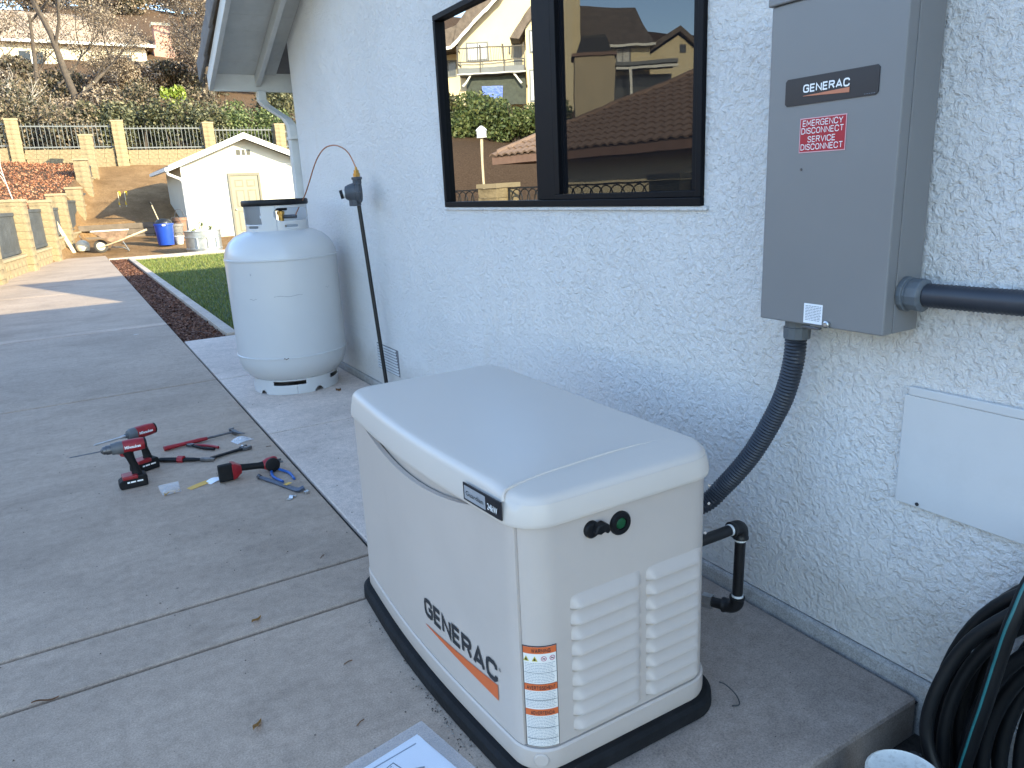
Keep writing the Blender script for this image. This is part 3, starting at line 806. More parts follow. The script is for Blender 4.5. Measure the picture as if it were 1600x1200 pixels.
# ---------------------------------------------------------------- transfer switch on the wall
ts = thing('transfer_switch', 'tall grey metal transfer switch enclosure mounted on the stucco wall', 'electrical box', (-.075, 0, 1.02))
cab = bx('enclosure', TSGREY, ts, -.118, .002, -.182, .184, 1.026, 1.832, bevel=.003)
cover = MB().box(-.150, -.112, -.190, .190, 1.02, 1.835).build('cover', TSGREY, ts, bevel=.004)
bx('cover_flange', TSGREY, cover, -.1115, -.012, -.191, -.1835, 1.0215, 1.834, bevel=.002)
bx('cover_flange', TSGREY, cover, -.1115, -.012, .1855, .191, 1.0215, 1.834, bevel=.002)
bx('top_cap', TSGREY, ts, -.158, .002, -.198, .198, 1.8355, 1.856, bevel=.004)
XT = -.1508
plate = MB().prism([(-.128, 0), (-.134, .006), (-.134, .060), (-.128, .066), (.124, .066), (.130, .060), (.130, .006), (.124, 0)], 0, .0022, Matrix(((0, 0, -1, XT+.0006), (-1, 0, 0, 0), (0, 1, 0, 1.5855), (0, 0, 0, 1)))).build('name_plate', DKPLATE, ts)
def onts(d, tilt=0): return lambda y, z: (XT-d, y, z)
f5 = onts(.0030)
caps('lettering', 'GENERAC', WHITEINK, plate, lambda u, v: f5(.078-.133*u, 1.6135+.0195*v), .19, .13)
MB().add([f5(.078, 1.6065), f5(-.055, 1.6115), f5(-.055, 1.5995), f5(.078, 1.6055)], [(0, 3, 2, 1)]).build('swoosh', mat('bronze print', (.48, .17, .09), .5), plate)
pl2 = MB()
for k in range(5): pl2.add([f5(-.095-.006*k, 1.5895), f5(-.099-.006*k, 1.5895), f5(-.099-.006*k, 1.5905), f5(-.095-.006*k, 1.5905)], [(0, 3, 2, 1)])
tag(pl2.build('small_print', GREYINK, plate), kind='stuff')
def tsrect(name, mt, par, y0, y1, z0, z1, d): 
    f = onts(d); return MB().add([f(y0, z0), f(y1, z0), f(y1, z1), f(y0, z1)], [(0, 1, 2, 3)]).build(name, mt, par)
stk = tsrect('red_sticker', PINKED, ts, .084, -.052, 1.467, 1.552, .0004)
tsrect('sticker_field', REDST, stk, .0815, -.0495, 1.4695, 1.5495, .0008)
f6 = onts(.0012)
for t, y0, y1, z in (('EMERGENCY', .075, -.042, 1.5315), ('DISCONNECT', .078, -.045, 1.5130), ('SERVICE', .058, -.023, 1.4920), ('DISCONNECT', .078, -.045, 1.4735)):
    caps('lettering', t, WHITEINK, stk, lambda u, v: f6(y0+(y1-y0)*u, z+.0150*v), .125, .17)
lab = tsrect('instruction_label', PAPER, ts, .041, -.017, 1.026, 1.079, .0004)
pl3 = MB(); z = 1.072
while z > 1.032:
    y = .036
    while y > -.010:
        w = rnd.uniform(.004, .011); e = max(y-w, -.013); f7 = onts(.0009)
        pl3.add([f7(y, z), f7(e, z), f7(e, z+.0015), f7(y, z+.0015)], [(0, 1, 2, 3)]); y = e-.0015
    z -= .0042
tag(pl3.build('small_print', GREYINK, lab), kind='stuff')
RY_ = Matrix.Rotation(-PI/2, 4, 'Y')
bx('hasp', DKSTEEL, ts, -.166, -.1512, -.018, .034, 1.0135, 1.0195, bevel=.001)
MB().lathe([(.0095, 0), (.0095, .008), (.006, .010)], 12, M=Matrix.Translation((-.1505, -.034, 1.030)) @ RY_).build('cover_screw', STEEL, ts, smooth=30)
MB().lathe([(.0035, 0), (.003, .0015)], 10, M=Matrix.Translation((-.1505, .074, 1.426)) @ RY_).build('rivet', DKSTEEL, ts)

# ---------------------------------------------------------------- conduits
def ribbed(pts, r, pitch=.010, amp=.0038, n=14):
    P = smoothpath(pts, 24); out = [P[0]]; acc = 0
    for a, b in zip(P, P[1:]):
        d = (b-a).length
        while acc + d >= pitch/2:
            t = (pitch/2-acc)/d; a = a + (b-a)*t; out.append(a); d = (b-a).length; acc = 0
            if d < 1e-6: break
        acc += d
    return MB().tube(out, [r + (amp if k % 2 else 0) for k in range(len(out))], n)
cpath = [(-.082, .116, .99), (-.081, .120, .90), (-.084, .140, .80), (-.090, .172, .715), (-.108, .222, .602), (-.128, .268, .52), (-.152, .312, .452), (-.20, .345, .395), (-.34, .43, .33), (-.52, .50, .30)]
cond = thing('electrical_conduit', 'thick dark flexible conduit curving down from the grey box to the generator', 'conduit', (-.08, .12, .3))
ribbed(cpath, .0275).build('conduit', CONDUIT, cond, smooth=70)
cf = MB().lathe([(.033, -.062), (.037, -.060), (.038, -.028), (.034, -.026), (.034, -.008), (.044, -.007), (.044, 0)], 12, c=(-.082, .114, 1.0225))
cf.build('conduit_fitting', CONDFIT, cond, bevel=.001)
hc = thing('wall_conduit', 'dark flexible conduit running right along the wall from the grey box', 'conduit', (-.075, -.4, 1.12))
ribbed([(-.075, -.245, 1.119), (-.074, -.45, 1.1225), (-.073, -.8, 1.131), (-.073, -1.2, 1.138)], .0265, .010, .0030).build('conduit', CONDUIT, hc, smooth=70)
MYN = Matrix.Translation((-.075, -.192, 1.118)) @ Matrix.Rotation(PI/2, 4, 'X')
MB().lathe([(.043, 0), (.043, .012), (.036, .013), (.036, .018), (.039, .019), (.041, .048), (.034, .052), (.029, .054)], 12, M=MYN).build('conduit_fitting', CONDFIT, hc, bevel=.0015)

# gas pipe at the back of the generator
gp = thing('gas_pipe', 'black iron gas pipe with elbows behind the generator by the wall', 'pipe', (-.2, .19, 0))
def pipe(name, a, b, r, mt, par, n=14): return MB().tube([a, b], r, n).build(name, mt, par, smooth=50)
pipe('pipe', (-.52, .187, .378), (-.222, .187, .378), .0168, PIPEBLK, gp)
pipe('pipe', (-.2, .187, .345), (-.2, .192, .125), .0168, PIPEBLK, gp)
def elbow(a, c, b, r, par):
    P = smoothpath([a, Vector(a).lerp(Vector(c), .55), Vector(c)*.70 + (Vector(a)+Vector(b))*.15, Vector(b).lerp(Vector(c), .55), b], 5)
    n = len(P); return MB().tube(P, [r*1.1 if i < 2 or i > n-3 else r for i in range(n)], 14).build('elbow', PIPEBLK, par, smooth=60)
elbow((-.243, .187, .378), (-.2, .187, .380), (-.2, .187, .338), .0225, gp)
elbow((-.2, .192, .132), (-.2, .195, .095), (-.216, .235, .088), .0225, gp)
pipe('thread_tape', (-.252, .187, .378), (-.244, .187, .378), .0182, TAPE, gp)
pipe('thread_tape', (-.2, .188, .336), (-.2, .188, .329), .0182, TAPE, gp)
pipe('thread_tape', (-.2, .191, .141), (-.2, .191, .134), .0182, TAPE, gp)
pipe('pipe', (-.217, .238, .087), (-.232, .278, .084), .0168, PIPEBLK, gp)
pipe('union_nut', (-.228, .268, .085), (-.240, .30, .083), .024, STEEL, gp, 6)
pipe('pipe', (-.24, .30, .083), (-.33, .52, .075), .014, STEEL, gp)

# ---------------------------------------------------------------- propane tank
TC = (-.475, 4.45)
tank = thing('propane_tank', 'large upright white propane tank with black rimmed collar by the wall', 'propane tank', (TC[0], TC[1], 0))
prof = [(.02, .055), (.16, .06), (.27, .085), (.335, .125), (.378, .18), (.398, .235), (.404, .275), (.4045, .285), (.410, .287), (.411, .297), (.4045, .300), (.405, .6), (.405, .99), (.411, .993), (.411, 1.004), (.405, 1.007), (.402, 1.03), (.388, 1.075), (.36, 1.12), (.315, 1.16), (.25, 1.19), (.15, 1.208), (.02, 1.213)]
MB().lathe(prof, 72, c=(TC[0], TC[1], 0)).build('vessel', TANKW, tank, smooth=50)
PH0 = math.atan2(-1.2615-TC[1], -1.824-TC[0])
def shell(name, r, z0, z1, holes, par, mt, n=144, m=16, th=.006):
    """upright ring; holes: (kind, phi0, phi1, v0, v1) with phi from the drive side, positive towards the wall"""
    def keep(u, v):
        ph = ((u*360+180) % 360)-180; z = z0 + (z1-z0)*v
        for kd, a, b, c, d in holes:
            if kd == 'r' and a < ph < b and c < z < d: return False
            if kd == 'o':
                pa, pb = a+(b-a)*.12, b-(b-a)*.12
                zc, zr = (c+d)/2, (d-c)/2; wr = zr/(r*PI/180)
                if a+wr < ph < b-wr and c < z < d: return False
                for e in (a+wr, b-wr):
                    if ((ph-e)/wr)**2 + ((z-zc)/zr)**2 < 1: return False
            if kd == 'h':
                wr = (b-a)/2
                if ((ph-(a+b)/2)/wr)**2 + ((z-z0)/(d-z0))**2 < 1: return False
        return True
    def fn(u, v):
        a = PH0 + math.radians(u*360); return (TC[0]+r*math.cos(a), TC[1]+r*math.sin(a), z0+(z1-z0)*v)
    return MB().grid(fn, n, m, keep=keep).build(name, mt, par, smooth=30, solid=th, soff=0)
collar = shell('collar', .222, 1.18, 1.385, [('o', -4, 78, 1.262, 1.352), ('r', -82, -27, 1.245, 1.39), ('r', 166, 196, 1.255, 1.36), ('r', 13, 40, 1.216, 1.230), ('r', -62, -36, 1.216, 1.230)], tank, TANKW, 180, 36)
MB().lathe([(.214, 1.372), (.232, 1.370), (.238, 1.378), (.238, 1.404), (.230, 1.413), (.214, 1.413), (.208, 1.405), (.208, 1.375)], 48, c=(TC[0], TC[1], 0), cap=False).add([], []).build('collar_rim', BLACKPL, collar, smooth=60)
shell('foot_ring', .315, 0, .112, [('h', -56, -46, 0, .032), ('h', 24, 36, 0, .034), ('r', -32, 12, .072, .104), ('r', 52, 80, .072, .104), ('r', -100, -75, .07, .105)], tank, TANKW, 180, 22)
valve = MB().lathe([(.03, 1.2), (.03, 1.25), (.02, 1.255), (.02, 1.30), (.028, 1.302), (.028, 1.325), (.01, 1.33)], 16, c=(TC[0]+.03, TC[1]-.02, 0)).build('valve', BRASS, tank, smooth=40)
MB().lathe([(.045, 1.33), (.05, 1.335), (.05, 1.352), (.04, 1.358)], 16, c=(TC[0]+.03, TC[1]-.02, 0)).build('hand_wheel', BLACKPL, valve, smooth=40)
MB().tube([(TC[0]+.05, TC[1]-.03, 1.285), (TC[0]+.12, TC[1]-.10, 1.285)], .014, 8).build('outlet', DKSTEEL, valve, smooth=40)
MB().lathe([(.035, 1.19), (.035, 1.235), (.03, 1.24)], 14, c=(TC[0]-.11, TC[1]-.03, 0)).build('gauge', DKSTEEL, tank, smooth=40)
MB().box(-.63, -.60, 4.285, 4.288, 1.285, 1.305).build('valve_tag', PAPER, tank)

def tank_patch(name, mt, ph0, ph1, z0, z1, r=.4062):
    f_ = lambda u, v: (TC[0] + r*math.cos(PH0+math.radians(ph0+(ph1-ph0)*u)), TC[1] + r*math.sin(PH0+math.radians(ph0+(ph1-ph0)*u)), z0+(z1-z0)*v + .004*math.sin(u*9))
    return MB().grid(f_, 10, 1).build(name, mt, tank)
SCF = mat('grey scuff', (.30, .30, .31), .6, .3, 40)
tank_patch('scuff', SCF, -12, 16, .742, .7455); tank_patch('scuff', SCF, -38, -30, .728, .7315); tank_patch('scuff', SCF, 44, 50, .772, .775)
tank_patch('paint_chip', mat('rust chip', (.10, .06, .04), .8), -10, -5, .2895, .2955, .4118)
tank_patch('scuff', SCF, -34, -32.6, .90, .912)
# regulator riser beside the tank
riser = thing('gas_riser', 'black gas riser pipe with grey regulator standing at the stucco wall', 'regulator', (-.05, 3.6, 0))
pipe('pipe', (-.045, 3.603, -.0), (-.128, 3.60, 1.352), .0135, PIPEBLK, riser)
MB().lathe([(.035, 0), (.035, .004)], 12, c=(-.045, 3.603, 0)).build('floor_flange', PIPEBLK, riser)
rax = Vector((.95, -.31, 0)).normalized()
MR = Matrix.Translation((-.128, 3.60, 1.432)) @ rax.to_track_quat('Z', 'Y').to_matrix().to_4x4()
reg = MB().lathe([(.020, -.085), (.040, -.080), (.052, -.058), (.060, -.030), (.066, -.012), (.082, -.010), (.082, .008), (.070, .010), (.066, .022), (.050, .030), (.020, .032)], 24, M=MR).build('regulator', REGGREY, riser, smooth=35)
MB().lathe([(.036, 1.345), (.040, 1.350), (.040, 1.385), (.030, 1.395)], 8, c=(-.150, 3.607, 0)).build('regulator_body', REGGREY, riser, smooth=20)
MB().lathe([(.030, 1.486), (.030, 1.512), (.036, 1.514), (.036, 1.528), (.028, 1.530)], 10, c=(-.130, 3.585, 0)).build('bonnet', REGGREY, riser, smooth=30)
for k in range(8):
    a = k*PI/4
    MB().lathe([(.007, -.018), (.007, .017)], 6, M=MR @ Matrix.Translation((.076*math.cos(a), .076*math.sin(a), 0))).build('bolt', DKSTEEL, reg)
p0 = Vector((-.128, 3.60, 1.425)) - rax*.060
MB().tube([p0, p0 - rax*.035 + Vector((0, 0, -.002))], .024, 14).build('vent_tape', TAPE, reg, smooth=40)
MB().tube([p0 - rax*.035, p0 - rax*.055 + Vector((0, 0, -.004))], .029, 14).build('vent_elbow', BLACKPL, reg, smooth=40)
MB().lathe([(.024, 1.531), (.024, 1.552), (.018, 1.554), (.018, 1.572), (.010, 1.574), (.008, 1.592)], 6, c=(-.1305, 3.578, 0)).build('brass_fitting', BRASS, riser)
cop = [(-.1305, 3.576, 1.585), (-.138, 3.588, 1.617), (-.150, 3.634, 1.680), (-.168, 3.699, 1.721), (-.192, 3.791, 1.744), (-.222, 3.900, 1.735), (-.248, 3.997, 1.683), (-.267, 4.067, 1.614), (-.288, 4.145, 1.518), (-.305, 4.23, 1.432), (-.325, 4.31, 1.368), (-.345, 4.345, 1.32), (-.36, 4.355, 1.287)]
hose = MB().tube(smoothpath(cop, 6), .0045, 8).build('copper_tube', COPPER, smooth=70)
tag(hose, 'thin copper tube looping from the propane tank collar to the regulator', 'tube')

# ---------------------------------------------------------------- hose coil, bucket
hb = thing('garden_hose', 'coil of black garden hose against the wall beyond the pad', 'hose', (-.13, -.75, -.12))
def loop(cx, cy, cz, ry, rz, a0, a1, lean, twist=0, n=40, wob=.0):
    P = []
    for k in range(n+1):
        a = a0 + (a1-a0)*k/n
        P.append((cx - lean*math.sin(a) + wob*math.sin(3*a+cy*9), cy + ry*math.cos(a+twist), cz + rz*math.sin(a)))
    return P
HR = .0155
HOSE = mat('black rubber hose', (.004, .005, .0065), .5, .2, 10, spec=.3)
TEAL = mat('teal stripe', (.01, .12, .13), .45, .2, 10)
for cx, cy, cz, ry, rz, ln, mt in ((-.165, -.77, .10, .345, .47, -.03, HOSE), (-.132, -.772, .11, .338, .47, -.03, HOSE), (-.098, -.778, .11, .325, .465, -.03, HOSE), (-.066, -.782, .11, .312, .46, -.02, HOSE), (-.200, -.785, .09, .315, .43, -.02, HOSE), (-.038, -.80, .09, .285, .44, -.01, HOSE), (-.178, -.80, .08, .285, .41, -.02, HOSE), (-.145, -.81, .08, .272, .40, -.02, HOSE), (-.11, -.815, .08, .255, .39, -.02, HOSE), (-.075, -.82, .07, .235, .37, -.02, HOSE)):
    MB().tube(loop(cx, cy, cz, ry, rz, 0, 2*PI, ln, rnd.uniform(-.08, .08), 64, .008), HR, 10, cap=False).build('coil', mt, hb, smooth=70)
MB().tube(smoothpath([(-.17, -.60, .50), (-.20, -.50, .36), (-.235, -.455, .21), (-.25, -.455, .08), (-.255, -.52, -.02), (-.25, -.60, -.065), (-.24, -.75, -.085), (-.2, -.95, -.09)], 8), HR, 10).build('coil', HOSE, hb, smooth=70)
th = thing('striped_hose', 'black hose with a teal stripe hanging over the black coil', 'hose', (-.1, -.6, -.12))
sp = smoothpath([(-.10, -.68, .62), (-.17, -.605, .58), (-.215, -.587, .472), (-.228, -.575, .365), (-.235, -.562, .243), (-.235, -.546, .129), (-.235, -.535, .02), (-.23, -.55, -.08), (-.2, -.65, -.10)], 8)
MB().tube(sp, .016, 10).build('hose', HOSE, th, smooth=70)
MB().tube([p + Vector((-.0115, .0015, .0035)) for p in sp], .0048, 8).build('stripe', TEAL, th, smooth=70)
bucket = thing('bucket', 'round white speckled lidded bucket below the pad edge', 'bucket', (-.41, -.50, -.122))
SPECK = mat('speckled white plastic', (.66, .66, .62), .5, .08, 30, dirt=.5)
MB().lathe([(.066, 0), (.077, .19), (.077, .2)], 28, c=(-.41, -.50, -.122)).build('tub', SPECK, bucket, smooth=40)
MB().lathe([(.079, .192), (.083, .196), (.083, .214), (.077, .219), (.068, .214), (.02, .214)], 28, c=(-.41, -.50, -.122)).build('lid', SPECK, bucket, smooth=40)

# ---------------------------------------------------------------- paperwork in a clear sleeve
doc = thing('paperwork_sleeve', 'clear plastic sleeve of printed papers on the concrete by the generator', 'document', (-1.335, .205, .001), math.radians(11))
def rect(name, mt, par, x0, x1, y0, y1, z, rot=0, th=.0012, c=None):
    M = Matrix.Translation(((x0+x1)/2, (y0+y1)/2, z)) @ Matrix.Rotation(rot, 4, 'Z')
    a, b = (x1-x0)/2, (y1-y0)/2
    return MB().box(-a, a, -b, b, 0, th, M).build(name, mt, par, local=True)
smt2, snt2, sb2 = nodes('clear polythene')
sb2.inputs['Base Color'].default_value = (.8, .82, .85, 1); sb2.inputs['Roughness'].default_value = .18; sb2.inputs['Alpha'].default_value = .16
SLEEVE = smt2
rect('sleeve', SLEEVE, doc, -.145, .150, -.20, .150, .0065, 0, .0006)
rect('paper', PAPER, doc, -.118, .118, -.19, .118, .0008, .02)
rect('paper', PAPER, doc, -.120, .110, -.19, .114, .0026, -.035)
rect('print_bar', GREYINK, doc, -.055, .092, .092, .0965, .0042, -.035, .0002)
card = rect('instruction_card', INK, doc, -.105, .020, -.03, .068, .0042, .16, .0005)
rect('card_field', PAPER, card, -.1015, .0165, -.0268, .0648, .0048, .16, .0003)
pm = MB(); M4 = Matrix.Translation((-.0425, .019, .0053)) @ Matrix.Rotation(.16, 4, 'Z')
for k in range(9):
    x = -.052
    while x < .046:
        w = rnd.uniform(.003, .012); e = min(x+w, .052); z = .040-k*.009; pm.add([(x, z, 0), (e, z, 0), (e, z+.0035, 0), (x, z+.0035, 0)], [(0, 1, 2, 3)], M4); x = e+.002
tag(pm.build('small_print', GREYINK, card, local=True), kind='stuff')
rect('clip', DKSTEEL, doc, .030, .060, .005, .016, .0044, -.5, .002)
# ---------------------------------------------------------------- tools on the concrete
def rbox(mb, x0, x1, y, z0, z1, M=None): return mb.box(x0, x1, -y, y, z0, z1, M)
def tool_battery(par, M=None):
    b = MB().prism([(-.062, 0), (.066, 0), (.072, .012), (.070, .040), (.040, .058), (.022, .062), (-.058, .062), (-.064, .05)], -.038, .038, (M or Matrix()) @ Matrix.Rotation(PI/2, 4, 'X')).build('battery', TOOLBLK, par, bevel=.006, local=True)
    MB().box(-.022, .052, -.0395, .0395, .047, .068, M).build('battery_clip', RED, b, bevel=.006, local=True)
    pm = MB()
    for k, (a, c) in enumerate(((-.040, -.012), (-.006, .018), (.022, .034))):
        pm.add([(a, s*.0388, .030) for s in (1,)] + [(c, .0388, .030), (c, .0388, .038), (a, .0388, .038)], [(0, 1, 2, 3)], M)
        pm.add([(a, -.0388, .030), (c, -.0388, .030), (c, -.0388, .038), (a, -.0388, .038)], [(0, 1, 2, 3)], M)
    tag(pm.build('battery_print', WHITEINK, b, local=True), kind='stuff')
    return b
def cordless(name, label, loc, rz, impact, group):
    t = thing(name, label, 'drill', loc, rz, group)
    tool_battery(t)
    # grip leaning forward, oval in section
    rings = []
    for z, cx, a, b in ((.055, -.018, .030, .024), (.075, -.020, .022, .019), (.11, -.014, .019, .017), (.15, -.004, .020, .018), (.178, .004, .026, .021), (.20, .002, .034, .026)):
        rings.append([(cx + a*math.cos(2*PI*k/16), b*math.sin(2*PI*k/16), z) for k in range(16)])
    MB().loft(rings).build('grip', TOOLBLK, t, smooth=60, local=True)
    MB().prism([(.020, .165), (.040, .172), (.044, .186), (.030, .192), (.018, .19)], -.010, .010, Matrix.Rotation(PI/2, 4, 'X')).build('trigger', RED, t, bevel=.003, local=True)
    AX = Matrix.Translation((0, 0, .218)) @ Matrix.Rotation(PI/2, 4, 'Y')
    body = MB().lathe([(.020, -.082), (.030, -.078), (.0335, -.05), (.034, 0), (.033, .022)], 18, M=AX).build('motor_housing', RED, t, smooth=40, local=True)
    MB().lathe([(.018, -.090), (.029, -.087), (.0305, -.070)], 18, M=AX).build('end_cap', TOOLBLK, body, smooth=40, local=True)
    for s in (-1, 1):
        lettering('lettering', 'Milwaukee', WHITEINK, body, lambda u, v: ((.016-.075*u)*1 if s > 0 else (-.059+.075*u), s*.0346, .212+.016*v), .03, local=True)
    if impact:
        MB().lathe([(.033, .021), (.032, .05), (.026, .062), (.014, .066), (.013, .078)], 18, M=AX).build('gear_case', TOOLGREY, t, smooth=40, local=True)
        MB().lathe([(.0085, .07), (.0085, .10), (.0055, .105), (.0055, .235), (.002, .245)], 8, M=AX).build('bit', STEEL, t, smooth=30, local=True)
    else:
        MB().lathe([(.033, .021), (.034, .045), (.030, .060), (.030, .075)], 18, M=AX).build('gear_case', TOOLGREY, t, smooth=40, local=True)
        MB().lathe([(.024, .074), (.025, .098), (.021, .100), (.020, .112), (.008, .124)], 16, M=AX).build('chuck', DKSTEEL, t, smooth=30, local=True)
        MB().lathe([(.0032, .12), (.0032, .255), (.001, .265)], 8, M=AX).build('bit', DKSTEEL, t, smooth=30, local=True)
    return t
cordless('cordless_drill', 'red and black cordless drill with thin bit standing nearest the camera', (-1.748, 2.87, .001), PI+.04, False, 'cordless drills on the concrete')
cordless('cordless_drill', 'red cordless driver with thick steel bit standing behind the other drill', (-1.675, 3.10, .001), PI+.42, True, 'cordless drills on the concrete')

def along(a, b):
    """matrix with +X from a to b, Z up, length returned"""
    a, b = Vector(a), Vector(b); d = b-a
    x = d.normalized(); z = Vector((0, 0, 1)); y = z.cross(x).normalized(); z = x.cross(y)
    M = Matrix((x, y, z)).transposed().to_4x4(); M.translation = a
    return M, d.length
# hammer
ham = thing('hammer', 'claw hammer with red handle lying behind the pliers', 'hammer', (-1.55, 3.37, 0))
M, ln_ = along((-1.553, 3.372, .016), (-1.150, 3.432, .018))
hm = M
H1 = [(x, a, b) for x, a, b in ((0, .019, .014), (.02, .018, .014), (.10, .014, .012), (.20, .017, .013), (.25, .013, .011))]
MB().loft([[(x, a*math.cos(2*PI*k/12), b*math.sin(2*PI*k/12)) for k in range(12)] for x, a, b in H1], M=hm).build('grip', RED, ham, smooth=50)
MB().loft([[(x, a*math.cos(2*PI*k/10), a*.8*math.sin(2*PI*k/10)) for k in range(10)] for x, a in ((.245, .009), (.38, .008), (.415, .010))], M=hm).build('shaft', DKSTEEL, ham, smooth=50)
hd = MB().loft([[(.415+cx+dx*s, yy, dz) for dx, s, dz in ((-.013, w, -.013*h), (.013, w, -.013*h), (.013, w, .013*h), (-.013, w, .013*h))] for yy, cx, w, h in ((.052, 0, 1.1, 1.1), (.034, 0, 1.1, 1.1), (.028, 0, .8, .8), (0, 0, 1, 1), (-.03, .004, .9, .7), (-.06, .016, .7, .4), (-.085, .034, .5, .15))], M=hm)
hd.build('head', DKSTEEL, ham, bevel=.002)
# pliers: two handles and jaws
def pliers(name, label, piv, handle_dir, jaw_len, h_len, spread, hmat, jmat, cat='pliers', group=None, hr=.008, band=None):
    t = thing(name, label, cat, (piv[0], piv[1], 0), math.atan2(handle_dir[1], handle_dir[0]), group)
    z = hr+.003
    for s in (-1, 1):
        P = smoothpath([(.006, s*.004, z), (h_len*.25, s*spread*.55, z), (h_len*.6, s*spread, z), (h_len, s*spread*.72, z)], 6)
        MB().tube(P, [hr*(.65 + .35*min(1, k/5)) for k in range(len(P))], 8).build('handle', hmat if not isinstance(hmat, tuple) else hmat[(s+1)//2], t, smooth=60, local=True)
        MB().prism([(.008, s*.001), (.006, s*.014), (-jaw_len*.4, s*.016), (-jaw_len, s*.004), (-jaw_len, s*.0012)], z-.007, z+.007).build('jaw', jmat, t, bevel=.002, local=True)
    MB().lathe([(.011, z-.009), (.011, z+.009)], 12).build('pivot', jmat, t, smooth=40, local=True)
    if band: MB().tube([(h_len*.42, 0, z), (h_len*.55, 0, z)], spread+hr+.002, 8).build('band', band, t, local=True)
    return t
pliers('pliers', 'pliers with one black and one red handle under the hammer', (-1.40, 3.345), (.16, -.22), .05, .19, .022, (TOOLBLK, RED), DKSTEEL, hr=.0085)
pliers('pliers', 'long black slip joint pliers with a red band lying behind the drills', (-1.39, 3.035), (-.23, .17), .075, .26, .011, TOOLBLK, DKSTEEL, hr=.0095, band=RED)
pliers('pliers', 'blue handled pliers lying beside the cordless lamp', (-1.092, 2.655), (.03, -.25), .06, .245, .042, BLUE, DKSTEEL, hr=.0075)
# adjustable wrench
wr = thing('wrench', 'long black adjustable wrench lying beyond the red banded pliers', 'wrench', (-1.345, 3.03, 0), math.atan2(.07, .235))
MB().loft([[(x, a*c, .011+b*s) for c, s in ((-1, -1), (1, -1), (1, 1), (-1, 1))] for x, a, b in ((0, .013, .006), (.06, .010, .006), (.17, .012, .006), (.19, .02, .009))]).build('handle', TOOLBLK, wr, bevel=.003, local=True)
MB().prism([(.185, -.022), (.185, .024), (.205, .034), (.235, .032), (.232, .014), (.212, .010), (.212, -.006), (.240, -.010), (.240, -.026), (.21, -.032)], .002, .022).build('jaw', DKSTEEL, wr, bevel=.003, local=True)
MB().tube([(.198, -.004, .024), (.198, .012, .024)], .006, 10).build('knurl', STEEL, wr, local=True)
# cordless work lamp on its side
lamp = thing('cordless_lamp', 'red and black cordless work lamp lying on its side', 'lamp', (-1.292, 2.632, .001), math.radians(1))
Mb = Matrix.Translation((.0, 0, .062)) @ Matrix.Rotation(-PI/2, 4, 'Y') @ Matrix.Rotation(PI, 4, 'Z') @ Matrix.Translation((0, 0, -.045))
b = MB().prism([(-.046, 0), (.044, 0), (.048, .010), (.046, .032), (-.042, .032), (-.048, .016)], -.036, .036, Matrix.Translation((-.040, 0, .050)) @ Matrix.Rotation(PI/2, 4, 'Y') @ Matrix.Rotation(PI/2, 4, 'Z') @ Matrix.Rotation(PI/2, 4, 'Z')).build('battery', TOOLBLK, lamp, bevel=.006, local=True)
MB().loft([[(x, a*c, .050+b_*s) for c, s in ((-.8, -1), (.8, -1), (1, -.7), (1, .7), (.8, 1), (-.8, 1), (-1, .7), (-1, -.7))] for x, a, b_ in ((-.008, .036, .043), (.010, .034, .040), (.026, .024, .028), (.040, .019, .021))]).build('collar', RED, lamp, smooth=30, local=True)
MB().loft([[(x, a*math.cos(2*PI*k/14), z + a*math.sin(2*PI*k/14)) for k in range(14)] for x, z, a in ((.040, .055, .019), (.08, .050, .0175), (.13, .044, .0175), (.165, .040, .022))]).build('grip', TOOLBLK, lamp, smooth=60, local=True)
MB().loft([[(x, a*math.cos(2*PI*k/14), .042 + a*math.sin(2*PI*k/14)) for k in range(14)] for x, a in ((.155, .024), (.175, .034), (.215, .036), (.228, .030))]).build('head', RED, lamp, smooth=50, local=True)
MB().lathe([(.036, 0), (.038, .004), (.038, .016), (.030, .020), (.010, .020)], 18, M=Matrix.Translation((.197, -.022, .042)) @ RX).build('lens_ring', TOOLBLK, lamp, smooth=40, local=True)
for dy in (-.018, .018):
    MB().tube([(.225, dy, .048), (.255, dy*1.2, .044)], .006, 8).build('hook', DKSTEEL, lamp, local=True)
# grey pry bar by the joint with a small paper label
bar_ = thing('pry_bar', 'short grey pry bar lying in front of the blue pliers', 'pry bar', (-1.17, 2.53, 0))
P = smoothpath([(-1.178, 2.535, .014), (-1.13, 2.43, .010), (-1.085, 2.31, .010), (-1.058, 2.245, .012), (-1.030, 2.235, .022)], 6)
MB().tube(P, [.010 + .004*(k/len(P)) for k in range(len(P))], 6).build('bar', mat('blue grey steel', (.09, .105, .14), .45, .2, 20, metal=.6), bar_, smooth=40)
MB().tube([(-1.178, 2.535, .014), (-1.185, 2.55, .018)], .013, 8).build('tip', DKSTEEL, bar_)
MB().box(-.018, .018, -.012, .012, .022, .0228, Matrix.Translation((-1.085, 2.335, 0)) @ Matrix.Rotation(.5, 4, 'Z')).build('price_label', YELLOW, bar_)
